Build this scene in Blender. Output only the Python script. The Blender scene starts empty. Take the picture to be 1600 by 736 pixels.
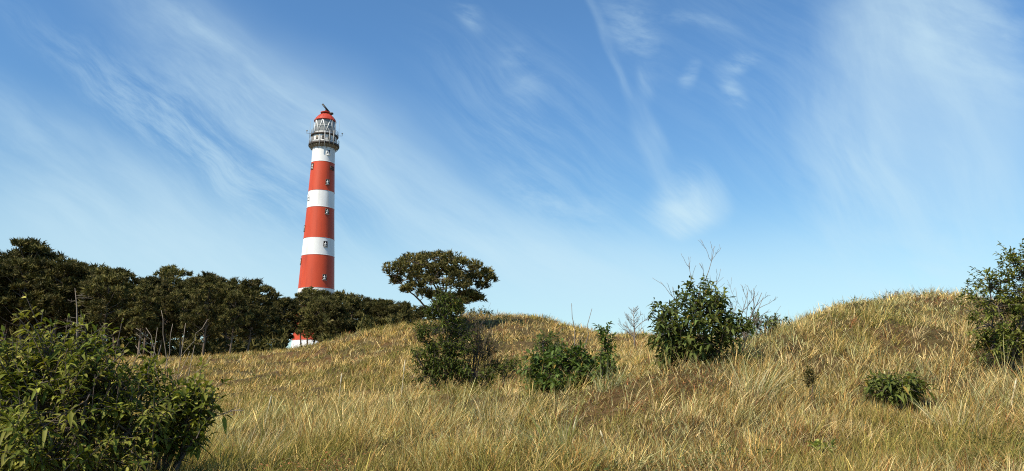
import bpy, math
import numpy as np
from mathutils import Vector

rng = np.random.default_rng(7)
SC = bpy.context.scene
COL = SC.collection
PI = math.pi

# ------------------------------------------------------------------ camera model
F = 1156.0                      # focal length in photo pixels (1600 wide)
PITCH = math.radians(11.6)
CP, SP = math.cos(PITCH), math.sin(PITCH)
EYE = 1.6

def ts(u, v):
    """photo pixel -> (x/y, z/y) of its viewing direction"""
    xc = (np.asarray(u, float) - 800) / F
    yc = -(np.asarray(v, float) - 368) / F
    d = CP - yc * SP
    return xc / d, (SP + yc * CP) / d

def P(u, v, Y):
    t, s = ts(u, v)
    return np.array([float(t) * Y, Y, float(s) * Y + EYE])

def ppm(v, Y):
    """photo pixels per metre at depth Y, height of pixel row v"""
    _, s = ts(800, v)
    return F / (Y * CP + float(s) * Y * SP)

# ------------------------------------------------------------------ noise
def _hash(ix, iy, seed):
    h = (ix.astype(np.int64) * 374761393 + iy.astype(np.int64) * 668265263 + seed * 1442695041) & 0x7fffffff
    h = ((h ^ (h >> 13)) * 1274126177) & 0x7fffffff
    h = h ^ (h >> 16)
    return (h & 0xffff) / 65535.0

def noise2(x, y, seed=0):
    x = np.asarray(x, float); y = np.asarray(y, float)
    ix = np.floor(x); iy = np.floor(y)
    fx = x - ix; fy = y - iy
    fx = fx * fx * (3 - 2 * fx); fy = fy * fy * (3 - 2 * fy)
    a = _hash(ix, iy, seed); b = _hash(ix + 1, iy, seed)
    c = _hash(ix, iy + 1, seed); d = _hash(ix + 1, iy + 1, seed)
    return (a * (1 - fx) + b * fx) * (1 - fy) + (c * (1 - fx) + d * fx) * fy

def fbm(x, y, seed=0, octs=4):
    r = 0; a = 0.5; n = 0
    for k in range(octs):
        r = r + a * noise2(np.asarray(x) * 2 ** k, np.asarray(y) * 2 ** k, seed + 17 * k); n += a; a *= 0.5
    return r / n

# ------------------------------------------------------------------ terrain
GH = 0.12      # grass height allowed for in the visible outline
cols = {
 -700: [(2,'z',-1.45),(4,'z',-1.2),(6,'z',-.95),(9,'z',-.6),(14,640),(22,610),(40,565),(60,561),(75,558),(100,556),(165,'z',8.2)],
 0:   [(2,'z',-1.5),(4,'z',-1.2),(6,'z',-.95),(9,'z',-.6),(14,640),(22,610),(40,565),(60,561),(75,558),(100,556),(165,'z',8.2)],
 240: [(2,'z',-1.5),(4,'z',-.95),(5.5,732),(8,690),(11,652),(14,'z',-.85),(18,640),(26,612),(40,565),(60,'z',2.1),(75,'z',2.9),(110,'z',4.6),(165,'z',8.2)],
 400: [(2,'z',-1.5),(4,'z',-.95),(5.5,736),(8,688),(11,646),(14,'z',-.75),(18,636),(26,602),(42,551),(60,'z',2.3),(75,'z',3.0),(110,'z',4.9),(165,'z',8.3)],
 480: [(2,'z',-1.5),(4,'z',-.95),(5.5,736),(8,685),(11,640),(13,620),(15,'z',-.65),(20,624),(28,585),(42,542),(60,'z',2.5),(75,'z',3.2),(110,'z',5.0),(165,'z',8.3)],
 560: [(2,'z',-1.5),(4,'z',-.95),(5.5,736),(8,680),(11,632),(13,612),(15,'z',-.5),(20,612),(28,568),(42,513),(60,'z',2.8),(75,'z',3.4),(110,'z',5.2),(165,'z',8.3)],
 640: [(2,'z',-1.5),(4,'z',-.95),(5.5,736),(8,677),(11,624),(13,604),(15.5,'z',-.45),(20,606),(28,556),(40,494),(60,'z',3.0),(75,'z',3.4),(110,'z',5.0),(165,'z',8)],
 740: [(2,'z',-1.5),(4,'z',-.95),(5.5,736),(8,674),(11,618),(13,598),(16,'z',-.4),(20,602),(28,548),(36,481),(60,'z',2.8),(110,'z',4),(165,'z',6)],
 800: [(2,'z',-1.5),(4,'z',-.95),(5.5,736),(8,672),(11,617),(13,597),(16,'z',-.35),(21,598),(28,545),(36,480),(60,'z',2.8),(110,'z',3.5),(165,'z',5)],
 862: [(2,'z',-1.5),(4,'z',-.95),(5.5,736),(8,670),(11,615),(12.5,600),(15,'z',-.3),(20,598),(28,548),(36,482),(60,'z',2.6),(165,'z',4)],
 885: [(2,'z',-1.5),(4,'z',-.95),(5.5,736),(8,669),(11,613),(12.5,600),(15,'z',-.3),(20,598),(28,552),(36,503),(60,'z',2.6),(165,'z',4)],
 960: [(2,'z',-1.5),(4,'z',-.95),(5.5,736),(8,664),(10.5,600),(12,580),(15,'z',-.05),(20,575),(30,540),(45,521),(60,'z',2.6),(165,'z',4)],
 1040:[(2,'z',-1.5),(4,'z',-.95),(5.5,736),(7,690),(9,607),(10.5,560),(12.5,'z',.2),(25,545),(45,523),(60,'z',2.6),(165,'z',4)],
 1120:[(2,'z',-1.5),(4,'z',-.95),(5.5,736),(7,685),(9,596),(10.8,540),(13,'z',.4),(20,'z',.7),(45,524),(60,'z',2.4),(165,'z',4)],
 1200:[(2,'z',-1.5),(4,'z',-.95),(5.5,736),(7,682),(9.5,588),(12.3,508),(14.5,'z',.8),(20,'z',1.0),(45,'z',1.8),(60,'z',2.2),(165,'z',4)],
 1300:[(2,'z',-1.5),(4,'z',-.95),(5.5,736),(7,682),(10,590),(13,515),(16,460),(19,'z',1.5),(30,'z',1.2),(60,'z',2),(165,'z',4)],
 1430:[(2,'z',-1.5),(4,'z',-.95),(5.5,736),(7,684),(10,595),(13,520),(17,449),(21,'z',1.7),(30,'z',1.2),(60,'z',2),(165,'z',4)],
 1520:[(2,'z',-1.5),(4,'z',-.95),(5.5,736),(7,684),(10,596),(13,522),(17,445),(21,'z',1.7),(30,'z',1.2),(60,'z',2),(165,'z',4)],
 1620:[(2,'z',-1.5),(4,'z',-.95),(5.5,736),(7,684),(10,594),(13,520),(17,444),(21,'z',1.7),(30,'z',1.2),(60,'z',2),(165,'z',4)],
 2300:[(2,'z',-1.5),(4,'z',-.95),(5.5,736),(7,684),(10,594),(13,520),(17,450),(21,'z',1.7),(30,'z',1.2),(60,'z',2),(165,'z',4)],
}
LY = np.linspace(math.log(2), math.log(165), 190)
_us = sorted(cols)
_colz, _colt = [], []
for u in _us:
    ys, zs = [], []
    for c in cols[u]:
        if c[1] == 'z':
            ys.append(c[0]); zs.append(c[2])
        else:
            ys.append(c[0]); zs.append(float(ts(u, c[1])[1]) * c[0] - GH)
    _colz.append(np.interp(LY, np.log(ys), zs)); _colt.append(float(ts(u, 580)[0]))
_colz = np.array(_colz); _colt = np.array(_colt)
TT = np.linspace(_colt[0], _colt[-1], 420)
GZ = np.array([np.interp(TT, _colt, _colz[:, k]) for k in range(len(LY))]).T      # [t, y]
def _blur(a, n, axis):
    k = np.exp(-0.5 * (np.arange(-3 * n, 3 * n + 1) / n) ** 2); k /= k.sum()
    pad = [(0, 0), (0, 0)]; pad[axis] = (3 * n, 3 * n)
    ap = np.pad(a, pad, mode='edge')
    return np.apply_along_axis(lambda r: np.convolve(r, k, mode='valid'), axis, ap)
GZ = _blur(_blur(GZ, 3, 1), 4, 0)

def ground(x, y, fine=True):
    x = np.asarray(x, float); y = np.asarray(y, float)
    yc = np.clip(y, 2.0, 164.9)
    t = np.clip(x / np.maximum(y, 2.0), TT[0], TT[-1] - 1e-6)
    fi = (t - TT[0]) / (TT[1] - TT[0]); i = np.clip(fi.astype(int), 0, len(TT) - 2); fi = fi - i
    fj = (np.log(yc) - LY[0]) / (LY[1] - LY[0]); j = np.clip(fj.astype(int), 0, len(LY) - 2); fj = fj - j
    z = (GZ[i, j] * (1 - fi) + GZ[i + 1, j] * fi) * (1 - fj) + (GZ[i, j + 1] * (1 - fi) + GZ[i + 1, j + 1] * fi) * fj
    far = np.clip((y - 165) / 700, 0, 1); far = far * far * (3 - 2 * far)
    z = z * (1 - far) - 3.0 * far
    z = z + EYE
    if fine:
        near = np.clip(1.2 - y / 300, 0, 1)
        z = z + near * (0.42 * (fbm(x / 3.1, y / 3.1, 5, 3) - 0.5) + 0.22 * (noise2(x / 1.15, y / 1.15, 9) - 0.5) + .08 * (noise2(x / .5, y / .5, 19) - .5))
    return z

# ------------------------------------------------------------------ mesh helpers
class MB:
    """collects vertices, faces, a colour per vertex and a material slot per face for ONE mesh"""
    def __init__(s):
        s.v = []; s.f = {3: [], 4: []}; s.m = {3: [], 4: []}; s.c = []; s.n = 0; s.hascol = False
    def add(s, V, faces, col=None, mat=0):
        V = np.asarray(V, np.float32).reshape(-1, 3)
        s.v.append(V)
        for Fa in faces:
            Fa = np.asarray(Fa, np.int64)
            if Fa.size == 0: continue
            k = Fa.shape[1]
            s.f[k].append(Fa + s.n); s.m[k].append(np.full(len(Fa), mat, np.int32))
        if col is not None:
            s.hascol = True
            col = np.asarray(col, np.float32)
            if col.ndim == 1: col = np.tile(col, (len(V), 1))
            s.c.append(col)
        else:
            s.c.append(np.ones((len(V), 3), np.float32))
        s.n += len(V)
    def build(s, name, mats, parent=None, smooth=False):
        me = bpy.data.meshes.new(name)
        V = np.concatenate(s.v)
        loops, sizes, mi = [], [], []
        for k in (3, 4):
            if s.f[k]:
                Fa = np.concatenate(s.f[k]); loops.append(Fa.ravel()); sizes.append(np.full(len(Fa), k)); mi.append(np.concatenate(s.m[k]))
        loops = np.concatenate(loops).astype(np.int32); sizes = np.concatenate(sizes); mi = np.concatenate(mi).astype(np.int32)
        starts = np.concatenate([[0], np.cumsum(sizes)[:-1]]).astype(np.int32)
        me.vertices.add(len(V)); me.vertices.foreach_set('co', V.ravel())
        me.loops.add(len(loops)); me.loops.foreach_set('vertex_index', loops)
        me.polygons.add(len(sizes)); me.polygons.foreach_set('loop_start', starts)
        me.polygons.foreach_set('material_index', mi)
        if not isinstance(mats, (list, tuple)): mats = [mats]
        for m in mats: me.materials.append(m)
        if s.hascol:
            C4 = np.ones((len(V), 4), np.float32); C4[:, :3] = np.concatenate(s.c)
            at = me.attributes.new('tint', 'FLOAT_COLOR', 'POINT'); at.data.foreach_set('color', C4.ravel())
        me.update(calc_edges=True)
        me.validate(clean_customdata=False)
        if smooth: me.polygons.foreach_set('use_smooth', np.ones(len(sizes), bool))
        o = bpy.data.objects.new(name, me); COL.objects.link(o)
        if parent is not None: o.parent = parent
        return o

def norm(a):
    a = np.asarray(a, float)
    return a / (np.linalg.norm(a, axis=-1, keepdims=True) + 1e-12)

def tube(mb, pts, rad, n=6, col=None, mat=0, cap=True):
    pts = np.asarray(pts, float); K = len(pts)
    rad = np.broadcast_to(np.asarray(rad, float), (K,)) if np.ndim(rad) else np.full(K, rad)
    d = np.gradient(pts, axis=0); d = norm(d)
    ref = np.array([0, 0, 1.0]) if abs(d[:, 2]).mean() < 0.8 else np.array([1.0, 0, 0])
    a = norm(np.cross(d, ref)); b = np.cross(d, a)
    th = np.arange(n) * 2 * PI / n
    V = pts[:, None, :] + rad[:, None, None] * (a[:, None, :] * np.cos(th)[None, :, None] + b[:, None, :] * np.sin(th)[None, :, None])
    V = V.reshape(-1, 3)
    i = np.arange(K - 1)[:, None] * n; j = np.arange(n)[None, :]; j2 = (j + 1) % n
    Fq = np.stack([i + j, i + j2, i + n + j2, i + n + j], -1).reshape(-1, 4)
    Ft = np.zeros((0, 3), int)
    if cap:
        V = np.vstack([V, pts[:1], pts[-1:]])
        jj = np.arange(n); j2 = (jj + 1) % n
        Ft = np.vstack([np.stack([np.full(n, K * n), j2, jj], -1), np.stack([np.full(n, K * n + 1), (K - 1) * n + jj, (K - 1) * n + j2], -1)])
    mb.add(V, [Fq, Ft], col, mat)

def box(mb, c, size, rot=None, col=None, mat=0):
    h = np.asarray(size, float) / 2
    V = np.array([[x, y, z] for x in (-1, 1) for y in (-1, 1) for z in (-1, 1)], float) * h
    if rot is not None: V = V @ np.asarray(rot).T
    V = V + np.asarray(c)
    mb.add(V, [[(0, 1, 3, 2), (4, 6, 7, 5), (0, 4, 5, 1), (2, 3, 7, 6), (0, 2, 6, 4), (1, 5, 7, 3)]], col, mat)

def lathe(mb, prof, n=48, mats=None, a0=0.0, cx=0, cy=0):
    """prof: list of (r, z); mats: slot per segment"""
    prof = np.asarray(prof, float); K = len(prof)
    th = a0 + np.arange(n) * 2 * PI / n
    V = np.stack([cx + prof[:, 0][:, None] * np.cos(th), cy + prof[:, 0][:, None] * np.sin(th), np.repeat(prof[:, 1][:, None], n, 1)], -1).reshape(-1, 3)
    j = np.arange(n); j2 = (j + 1) % n
    for k in range(K - 1):
        Fq = np.stack([k * n + j, k * n + j2, (k + 1) * n + j2, (k + 1) * n + j], -1)
        if k == 0: mb.add(V, [Fq], None, mats[0] if mats else 0); base = mb.n - len(V)
        else:
            mb.f[4].append(Fq + base); mb.m[4].append(np.full(n, mats[k] if mats else 0, np.int32))

def empty(name, loc=(0, 0, 0), label=None, cat=None, group=None):
    o = bpy.data.objects.new(name, None); COL.objects.link(o)
    o.location = [float(q) for q in loc]; o.empty_display_size = 0.2
    if label: o['label'] = label
    if cat: o['category'] = cat
    if group: o['group'] = group
    return o

# ------------------------------------------------------------------ materials
def mat_new(name):
    m = bpy.data.materials.new(name); m.use_nodes = True
    nt = m.node_tree; nt.nodes.clear()
    out = nt.nodes.new('ShaderNodeOutputMaterial')
    return m, nt, out

def simple_mat(name, col, rough=0.6, var=0.15, scale=3.0, metal=0.0, spec=0.5, bump=0.0, streak=None):
    m, nt, out = mat_new(name); N = nt.nodes.new; L = nt.links.new
    b = N('ShaderNodeBsdfPrincipled'); b.inputs['Roughness'].default_value = rough; b.inputs['Metallic'].default_value = metal
    b.inputs['Specular IOR Level'].default_value = spec
    tc = N('ShaderNodeTexCoord'); no = N('ShaderNodeTexNoise'); no.inputs['Scale'].default_value = scale; no.inputs['Detail'].default_value = 6
    mp = N('ShaderNodeMapping')
    if streak: mp.inputs['Scale'].default_value = streak
    L(tc.outputs['Object'], mp.inputs['Vector']); L(mp.outputs['Vector'], no.inputs['Vector'])
    r = N('ShaderNodeMapRange'); r.inputs['From Min'].default_value = .3; r.inputs['From Max'].default_value = .7
    r.inputs['To Min'].default_value = 1 - var; r.inputs['To Max'].default_value = 1 + var * .5
    L(no.outputs['Fac'], r.inputs['Value'])
    mx = N('ShaderNodeVectorMath'); mx.operation = 'SCALE'; mx.inputs[0].default_value = col
    L(r.outputs['Result'], mx.inputs['Scale']); L(mx.outputs['Vector'], b.inputs['Base Color'])
    if bump:
        bp = N('ShaderNodeBump'); bp.inputs['Strength'].default_value = bump; bp.inputs['Distance'].default_value = .05
        L(no.outputs['Fac'], bp.inputs['Height']); L(bp.outputs['Normal'], b.inputs['Normal'])
    L(b.outputs['BSDF'], out.inputs['Surface'])
    return m

def leaf_mat(name, rough=0.5, spec=0.35, trans=0.3, tint=(1, 1, 1), ovar=.12):
    """foliage: colour from the mesh's own per-leaf tint, part of the light passing through"""
    m, nt, out = mat_new(name); N = nt.nodes.new; L = nt.links.new
    at = N('ShaderNodeAttribute'); at.attribute_name = 'tint'
    mu = N('ShaderNodeVectorMath'); mu.operation = 'MULTIPLY'; mu.inputs[1].default_value = tint
    L(at.outputs['Color'], mu.inputs[0])
    oi = N('ShaderNodeObjectInfo'); r = N('ShaderNodeMapRange'); r.inputs['To Min'].default_value = 1 - ovar; r.inputs['To Max'].default_value = 1 + ovar
    L(oi.outputs['Random'], r.inputs['Value'])
    sc = N('ShaderNodeVectorMath'); sc.operation = 'SCALE'; L(mu.outputs['Vector'], sc.inputs[0]); L(r.outputs['Result'], sc.inputs['Scale'])
    b = N('ShaderNodeBsdfPrincipled'); b.inputs['Roughness'].default_value = rough; b.inputs['Specular IOR Level'].default_value = spec
    L(sc.outputs['Vector'], b.inputs['Base Color'])
    t = N('ShaderNodeBsdfTranslucent')
    g = N('ShaderNodeVectorMath'); g.operation = 'MULTIPLY'; g.inputs[1].default_value = (1.25, 1.3, .6)
    L(sc.outputs['Vector'], g.inputs[0]); L(g.outputs['Vector'], t.inputs['Color'])
    mx = N('ShaderNodeMixShader'); mx.inputs['Fac'].default_value = trans
    L(b.outputs['BSDF'], mx.inputs[1]); L(t.outputs['BSDF'], mx.inputs[2]); L(mx.outputs['Shader'], out.inputs['Surface'])
    return m

M = {}
M['leaf'] = leaf_mat('glossy_leaf', .55, .14, .26, (1.4, 1.28, .95))
M['needle'] = leaf_mat('pine_needle', .65, .12, .10, (1, 1, 1), .3)
M['grass'] = leaf_mat('dry_grass', .6, .25, .22)
M['bark'] = simple_mat('grey_bark', (.11, .085, .065), .9, .4, 8, bump=.5)
M['pinebark'] = simple_mat('pine_bark', (.17, .125, .09), .9, .4, 5, bump=.6)
M['deadwood'] = simple_mat('dead_wood', (.22, .18, .14), .9, .3, 9)
M['twig'] = simple_mat('dark_twig', (.13, .09, .065), .85, .3, 9)
def paint_mat(name, col, stain, amt):
    m, nt, out = mat_new(name); N = nt.nodes.new; L = nt.links.new
    b = N('ShaderNodeBsdfPrincipled'); b.inputs['Roughness'].default_value = .5; b.inputs['Specular IOR Level'].default_value = .3
    tc = N('ShaderNodeTexCoord')
    def nz(sc, scale, det):
        mp = N('ShaderNodeMapping'); mp.inputs['Scale'].default_value = sc; L(tc.outputs['Object'], mp.inputs['Vector'])
        n = N('ShaderNodeTexNoise'); n.inputs['Scale'].default_value = scale; n.inputs['Detail'].default_value = det; L(mp.outputs[0], n.inputs['Vector']); return n.outputs['Fac']
    def mr(src, a0, a1, b0, b1):
        r = N('ShaderNodeMapRange'); r.inputs['From Min'].default_value = a0; r.inputs['From Max'].default_value = a1; r.inputs['To Min'].default_value = b0; r.inputs['To Max'].default_value = b1
        L(src, r.inputs['Value']); return r.outputs['Result']
    fade = mr(nz((1, 1, .35), .45, 5), .3, .7, .86, 1.08)
    run = mr(nz((1, 1, .07), 1.7, 6), .56, .70, 0, amt)
    sc = N('ShaderNodeVectorMath'); sc.operation = 'SCALE'; sc.inputs[0].default_value = col; L(fade, sc.inputs['Scale'])
    mx = N('ShaderNodeMix'); mx.data_type = 'RGBA'; L(run, mx.inputs['Factor']); L(sc.outputs['Vector'], mx.inputs['A']); mx.inputs['B'].default_value = (*stain, 1)
    L(mx.outputs['Result'], b.inputs['Base Color']); L(b.outputs['BSDF'], out.inputs['Surface']); return m
M['white'] = simple_mat('white_paint', (.80, .80, .78), .45, .10, 1.2, streak=(1, 1, .15))
M['red'] = simple_mat('red_paint', (.54, .062, .024), .5, .12, 1.2, streak=(1, 1, .15))
M['tower_white'] = paint_mat('tower_white_paint', (.80, .80, .78), (.50, .43, .34), .38); M['tower_red'] = paint_mat('tower_red_paint', (.55, .068, .024), (.30, .045, .025), .5)
M['dome'] = simple_mat('dome_red_paint', (.48, .05, .022), .6, .12, 1.5)
M['grey'] = simple_mat('grey_steel', (.32, .31, .29), .5, .25, 2)
M['rail'] = simple_mat('pale_steel', (.40, .39, .37), .5, .2, 2)
M['dark'] = simple_mat('weathered_dark_steel', (.07, .055, .045), .6, .35, 2)
M['brace'] = simple_mat('stained_cream_paint', (.30, .25, .18), .6, .3, 1.5)
M['black'] = simple_mat('black_paint', (.02, .02, .022), .5, .2, 2)
def glass_mat(name, col, rough=.05):
    m, nt, out = mat_new(name); N = nt.nodes.new; L = nt.links.new
    b = N('ShaderNodeBsdfPrincipled'); b.inputs['Base Color'].default_value = (*col, 1); b.inputs['Roughness'].default_value = rough
    b.inputs['Specular IOR Level'].default_value = .6
    no = N('ShaderNodeTexNoise'); no.inputs['Scale'].default_value = .7
    bp = N('ShaderNodeBump'); bp.inputs['Strength'].default_value = .08
    L(no.outputs['Fac'], bp.inputs['Height']); L(bp.outputs['Normal'], b.inputs['Normal'])
    L(b.outputs['BSDF'], out.inputs['Surface']); return m
M['pane'] = glass_mat('dark_window_glass', (.02, .022, .025))
M['curtain'] = glass_mat('lantern_glass', (.22, .225, .21), .12)

def ground_mat():
    m, nt, out = mat_new('dune_litter'); N = nt.nodes.new; L = nt.links.new
    b = N('ShaderNodeBsdfPrincipled'); b.inputs['Roughness'].default_value = .95; b.inputs['Specular IOR Level'].default_value = .1
    g = N('ShaderNodeNewGeometry')
    def noise(scale, detail=6):
        n = N('ShaderNodeTexNoise'); n.inputs['Scale'].default_value = scale; n.inputs['Detail'].default_value = detail
        n.inputs['Roughness'].default_value = .65
        L(g.outputs['Position'], n.inputs['Vector']); return n
    n1, n2, n3 = noise(.5), noise(9, 8), noise(60, 4)
    r1 = N('ShaderNodeValToRGB'); e = r1.color_ramp.elements
    e[0].position = .36; e[0].color = (.07, .055, .02, 1); e[1].position = .66; e[1].color = (.15, .08, .035, 1)
    x = e.new(.5); x.color = (.14, .10, .042, 1)
    L(n1.outputs['Fac'], r1.inputs['Fac'])
    r2 = N('ShaderNodeMapRange'); r2.inputs['From Min'].default_value = .3; r2.inputs['From Max'].default_value = .7; r2.inputs['To Min'].default_value = .45; r2.inputs['To Max'].default_value = 1.35
    L(n2.outputs['Fac'], r2.inputs['Value'])
    n4 = noise(.9, 5); r4 = N('ShaderNodeMapRange'); r4.inputs['From Min'].default_value = .70; r4.inputs['From Max'].default_value = .76
    L(n4.outputs['Fac'], r4.inputs['Value'])
    sm_ = N('ShaderNodeMix'); sm_.data_type = 'RGBA'; L(r4.outputs['Result'], sm_.inputs['Factor']); L(r1.outputs['Color'], sm_.inputs['A']); sm_.inputs['B'].default_value = (.33, .25, .15, 1)
    s = N('ShaderNodeVectorMath'); s.operation = 'SCALE'; L(sm_.outputs['Result'], s.inputs[0]); L(r2.outputs['Result'], s.inputs['Scale'])
    L(s.outputs['Vector'], b.inputs['Base Color'])
    bp = N('ShaderNodeBump'); bp.inputs['Strength'].default_value = .9; bp.inputs['Distance'].default_value = .05
    L(n3.outputs['Fac'], bp.inputs['Height']); L(bp.outputs['Normal'], b.inputs['Normal'])
    L(b.outputs['BSDF'], out.inputs['Surface']); return m
M['ground'] = ground_mat()

# ------------------------------------------------------------------ ground sheet
xs = np.concatenate([-np.geomspace(30, 7000, 40)[::-1], np.arange(-29.75, 29.9, .25), np.geomspace(30, 7000, 40)])
ys = np.concatenate([-np.geomspace(8, 7000, 24)[::-1], np.arange(-7, 24, .2), np.arange(24, 60, .5), np.arange(60, 200, 3), np.geomspace(200, 7000, 36)])
XX, YY = np.meshgrid(xs, ys, indexing='ij')
ZZ = ground(XX, YY)
nx, ny = len(xs), len(ys)
i = np.arange(nx - 1)[:, None] * ny; j = np.arange(ny - 1)[None, :]
Fq = np.stack([i + j, i + ny + j, i + ny + j + 1, i + j + 1], -1).reshape(-1, 4)
mb = MB(); mb.add(np.stack([XX, YY, ZZ], -1), [Fq])
g = mb.build('ground', M['ground'], smooth=True); g['kind'] = 'structure'

# ------------------------------------------------------------------ grass
def blades(mb, root, ang, L, W, lean, bend, col, tipcol=None, twist=None):
    """root (N,3); ang heading; L length; W width; lean outward angle; bend extra droop"""
    n = len(root)
    hd = np.stack([np.cos(ang), np.sin(ang), np.zeros(n)], -1)
    if twist is None: twist = rng.uniform(0, PI, n)
    sd = np.stack([np.cos(twist), np.sin(twist), np.zeros(n)], -1) * (W / 2)[:, None]
    pts = []
    for t in (0.0, .38, .74, 1.0):
        a = lean * t + bend * t * t
        hor = L * t * np.sin(np.minimum(lean + bend * t * .6, 1.75)); ver = L * t * np.cos(np.minimum(lean + bend * t * .6, 1.75))
        pts.append(root + hd * hor[:, None] + np.array([0, 0, 1.0]) * ver[:, None])
    w = (1.0, .9, .6)
    V = np.stack([pts[0] - sd * w[0], pts[0] + sd * w[0], pts[1] - sd * w[1], pts[1] + sd * w[1], pts[2] - sd * w[2], pts[2] + sd * w[2], pts[3]], 1)
    b = (np.arange(n) * 7)[:, None]
    Fq = np.concatenate([b + np.array([[0, 1, 3, 2]]), b + np.array([[2, 3, 5, 4]])])
    Ft = b + np.array([[4, 5, 6]])
    if tipcol is None: tipcol = col
    C = np.stack([col, col, (col + tipcol) / 2, (col + tipcol) / 2, tipcol, tipcol, tipcol], 1).reshape(-1, 3)
    mb.add(V.reshape(-1, 3), [Fq, Ft], C)

STRAW = np.array([.51, .375, .158]); PALE = np.array([.60, .480, .265]); OCHRE = np.array([.36, .215, .070])
OLIVE = np.array([.235, .200, .055]); GREEN = np.array([.145, .155, .038]); SAGE = np.array([.35, .345, .175]); RUST = np.array([.23, .095, .038]); UMBER = np.array([.10, .060, .024])

def mixc(w, cs):
    w = np.stack(w, -1); w = w / w.sum(-1, keepdims=True)
    return w @ np.array(cs)

def pick(w, cs, n):
    w = np.stack(w, -1); w = np.maximum(w, 0); w = w / w.sum(-1, keepdims=True)
    k = (w.cumsum(-1) < rng.random(n)[:, None]).sum(-1)
    return np.array(cs)[np.minimum(k, len(cs) - 1)]

def grass_colour(x, y, mat=None):
    n = len(x)
    p1 = fbm(x / 2.2, y / 2.2, 31, 3); p2 = fbm(x / 1.1, y / 1.1, 47, 3); p3 = fbm(x / 4.5, y / 4.5, 71, 2)
    sm = lambda a, lo, hi: np.clip((a - lo) / (hi - lo), 0, 1)
    farm = sm(y, 16, 22)
    turf = sm(8.2, 0, 2.2) * 0 + sm(-y, -8.6, -6.2)          # short turf low on the near slope
    w_straw = .8 + .9 * farm - .25 * turf
    w_pale = .95 * sm(p2, .40, .62) * (1 - .45 * farm) * (1 - .35 * turf)
    w_ochre = .35 * sm(p3, .35, .65) + .2 * farm + .12 * turf
    w_olive = 2.3 * sm(p1, .46, .60) + .45 + .35 * turf - .2 * farm
    w_green = 1.5 * sm(p1, .52, .66) * (1 - .3 * farm) + .08
    w_sage = .95 * sm(.6 - p1, .0, .2) * (1 - .8 * farm)
    w_rust = .7 * sm(p2, .54, .70) + .06
    w_umber = .4 * sm(p3 * .5 + p2 * .5, .48, .62) + .08
    if mat is not None:      # dead mats and moss where the tussocks leave gaps
        w_umber = w_umber + .5 * mat; w_rust = w_rust + .35 * mat; w_olive = w_olive + .6 * mat; w_pale = w_pale * (1 - .4 * mat); w_straw = w_straw * (1 - .25 * mat)
    c = pick([w_straw, w_pale, w_ochre, w_olive, w_green, w_sage, w_rust, w_umber], [STRAW, PALE, OCHRE, OLIVE, GREEN, SAGE, RUST, UMBER], n)
    return c * np.array([1.0, .985, .92]) * np.exp(rng.normal(.04, .38, (n, 1)))

def field_points(n, ymin, ymax, tmin=-1.12, tmax=1.12):
    t = rng.uniform(tmin, tmax, n); y = np.exp(rng.uniform(math.log(ymin), math.log(ymax), n))
    return t * y, y

# horizon per column, so hidden back slopes carry fewer blades
_tg = np.linspace(-1.15, 1.15, 340); _yg = np.exp(np.linspace(math.log(2.2), math.log(62), 260))
_S = (ground(_tg[:, None] * _yg[None], np.repeat(_yg[None], 340, 0), False) - EYE) / _yg[None]
_H = np.maximum.accumulate(_S, axis=1)
def hidden_depth(x, y):
    i = np.clip(((x / y) + 1.15) / 2.3 * 339, 0, 338).astype(int); j = np.clip((np.log(y) - math.log(2.2)) / math.log(62 / 2.2) * 259, 0, 258).astype(int)
    return (_H[i, j] - _S[i, j]) * y

SPOTS = [(1402, 8.6, .75, .35), (1287, 6.5, .35, .3), (1265, 8.4, .3, .4), (690, 13.4, 1.3, .75), (890, 11.2, 1.2, .7)]
def low(x, y):
    m = np.ones(len(x))
    for (u, Y, r, k) in SPOTS:
        cx_ = float(ts(u, 590)[0]) * Y
        m = m * (1 - (1 - k) * np.exp(-(((x - cx_) ** 2 + (y - Y) ** 2) / r ** 2)))
    return m

grass = MB()
def tuft_density(x, y):
    return .62 * fbm(x / 1.3, y / 1.3, 3, 3) + .38 * fbm(x / 3.4, y / 2.6, 403, 2)

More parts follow.
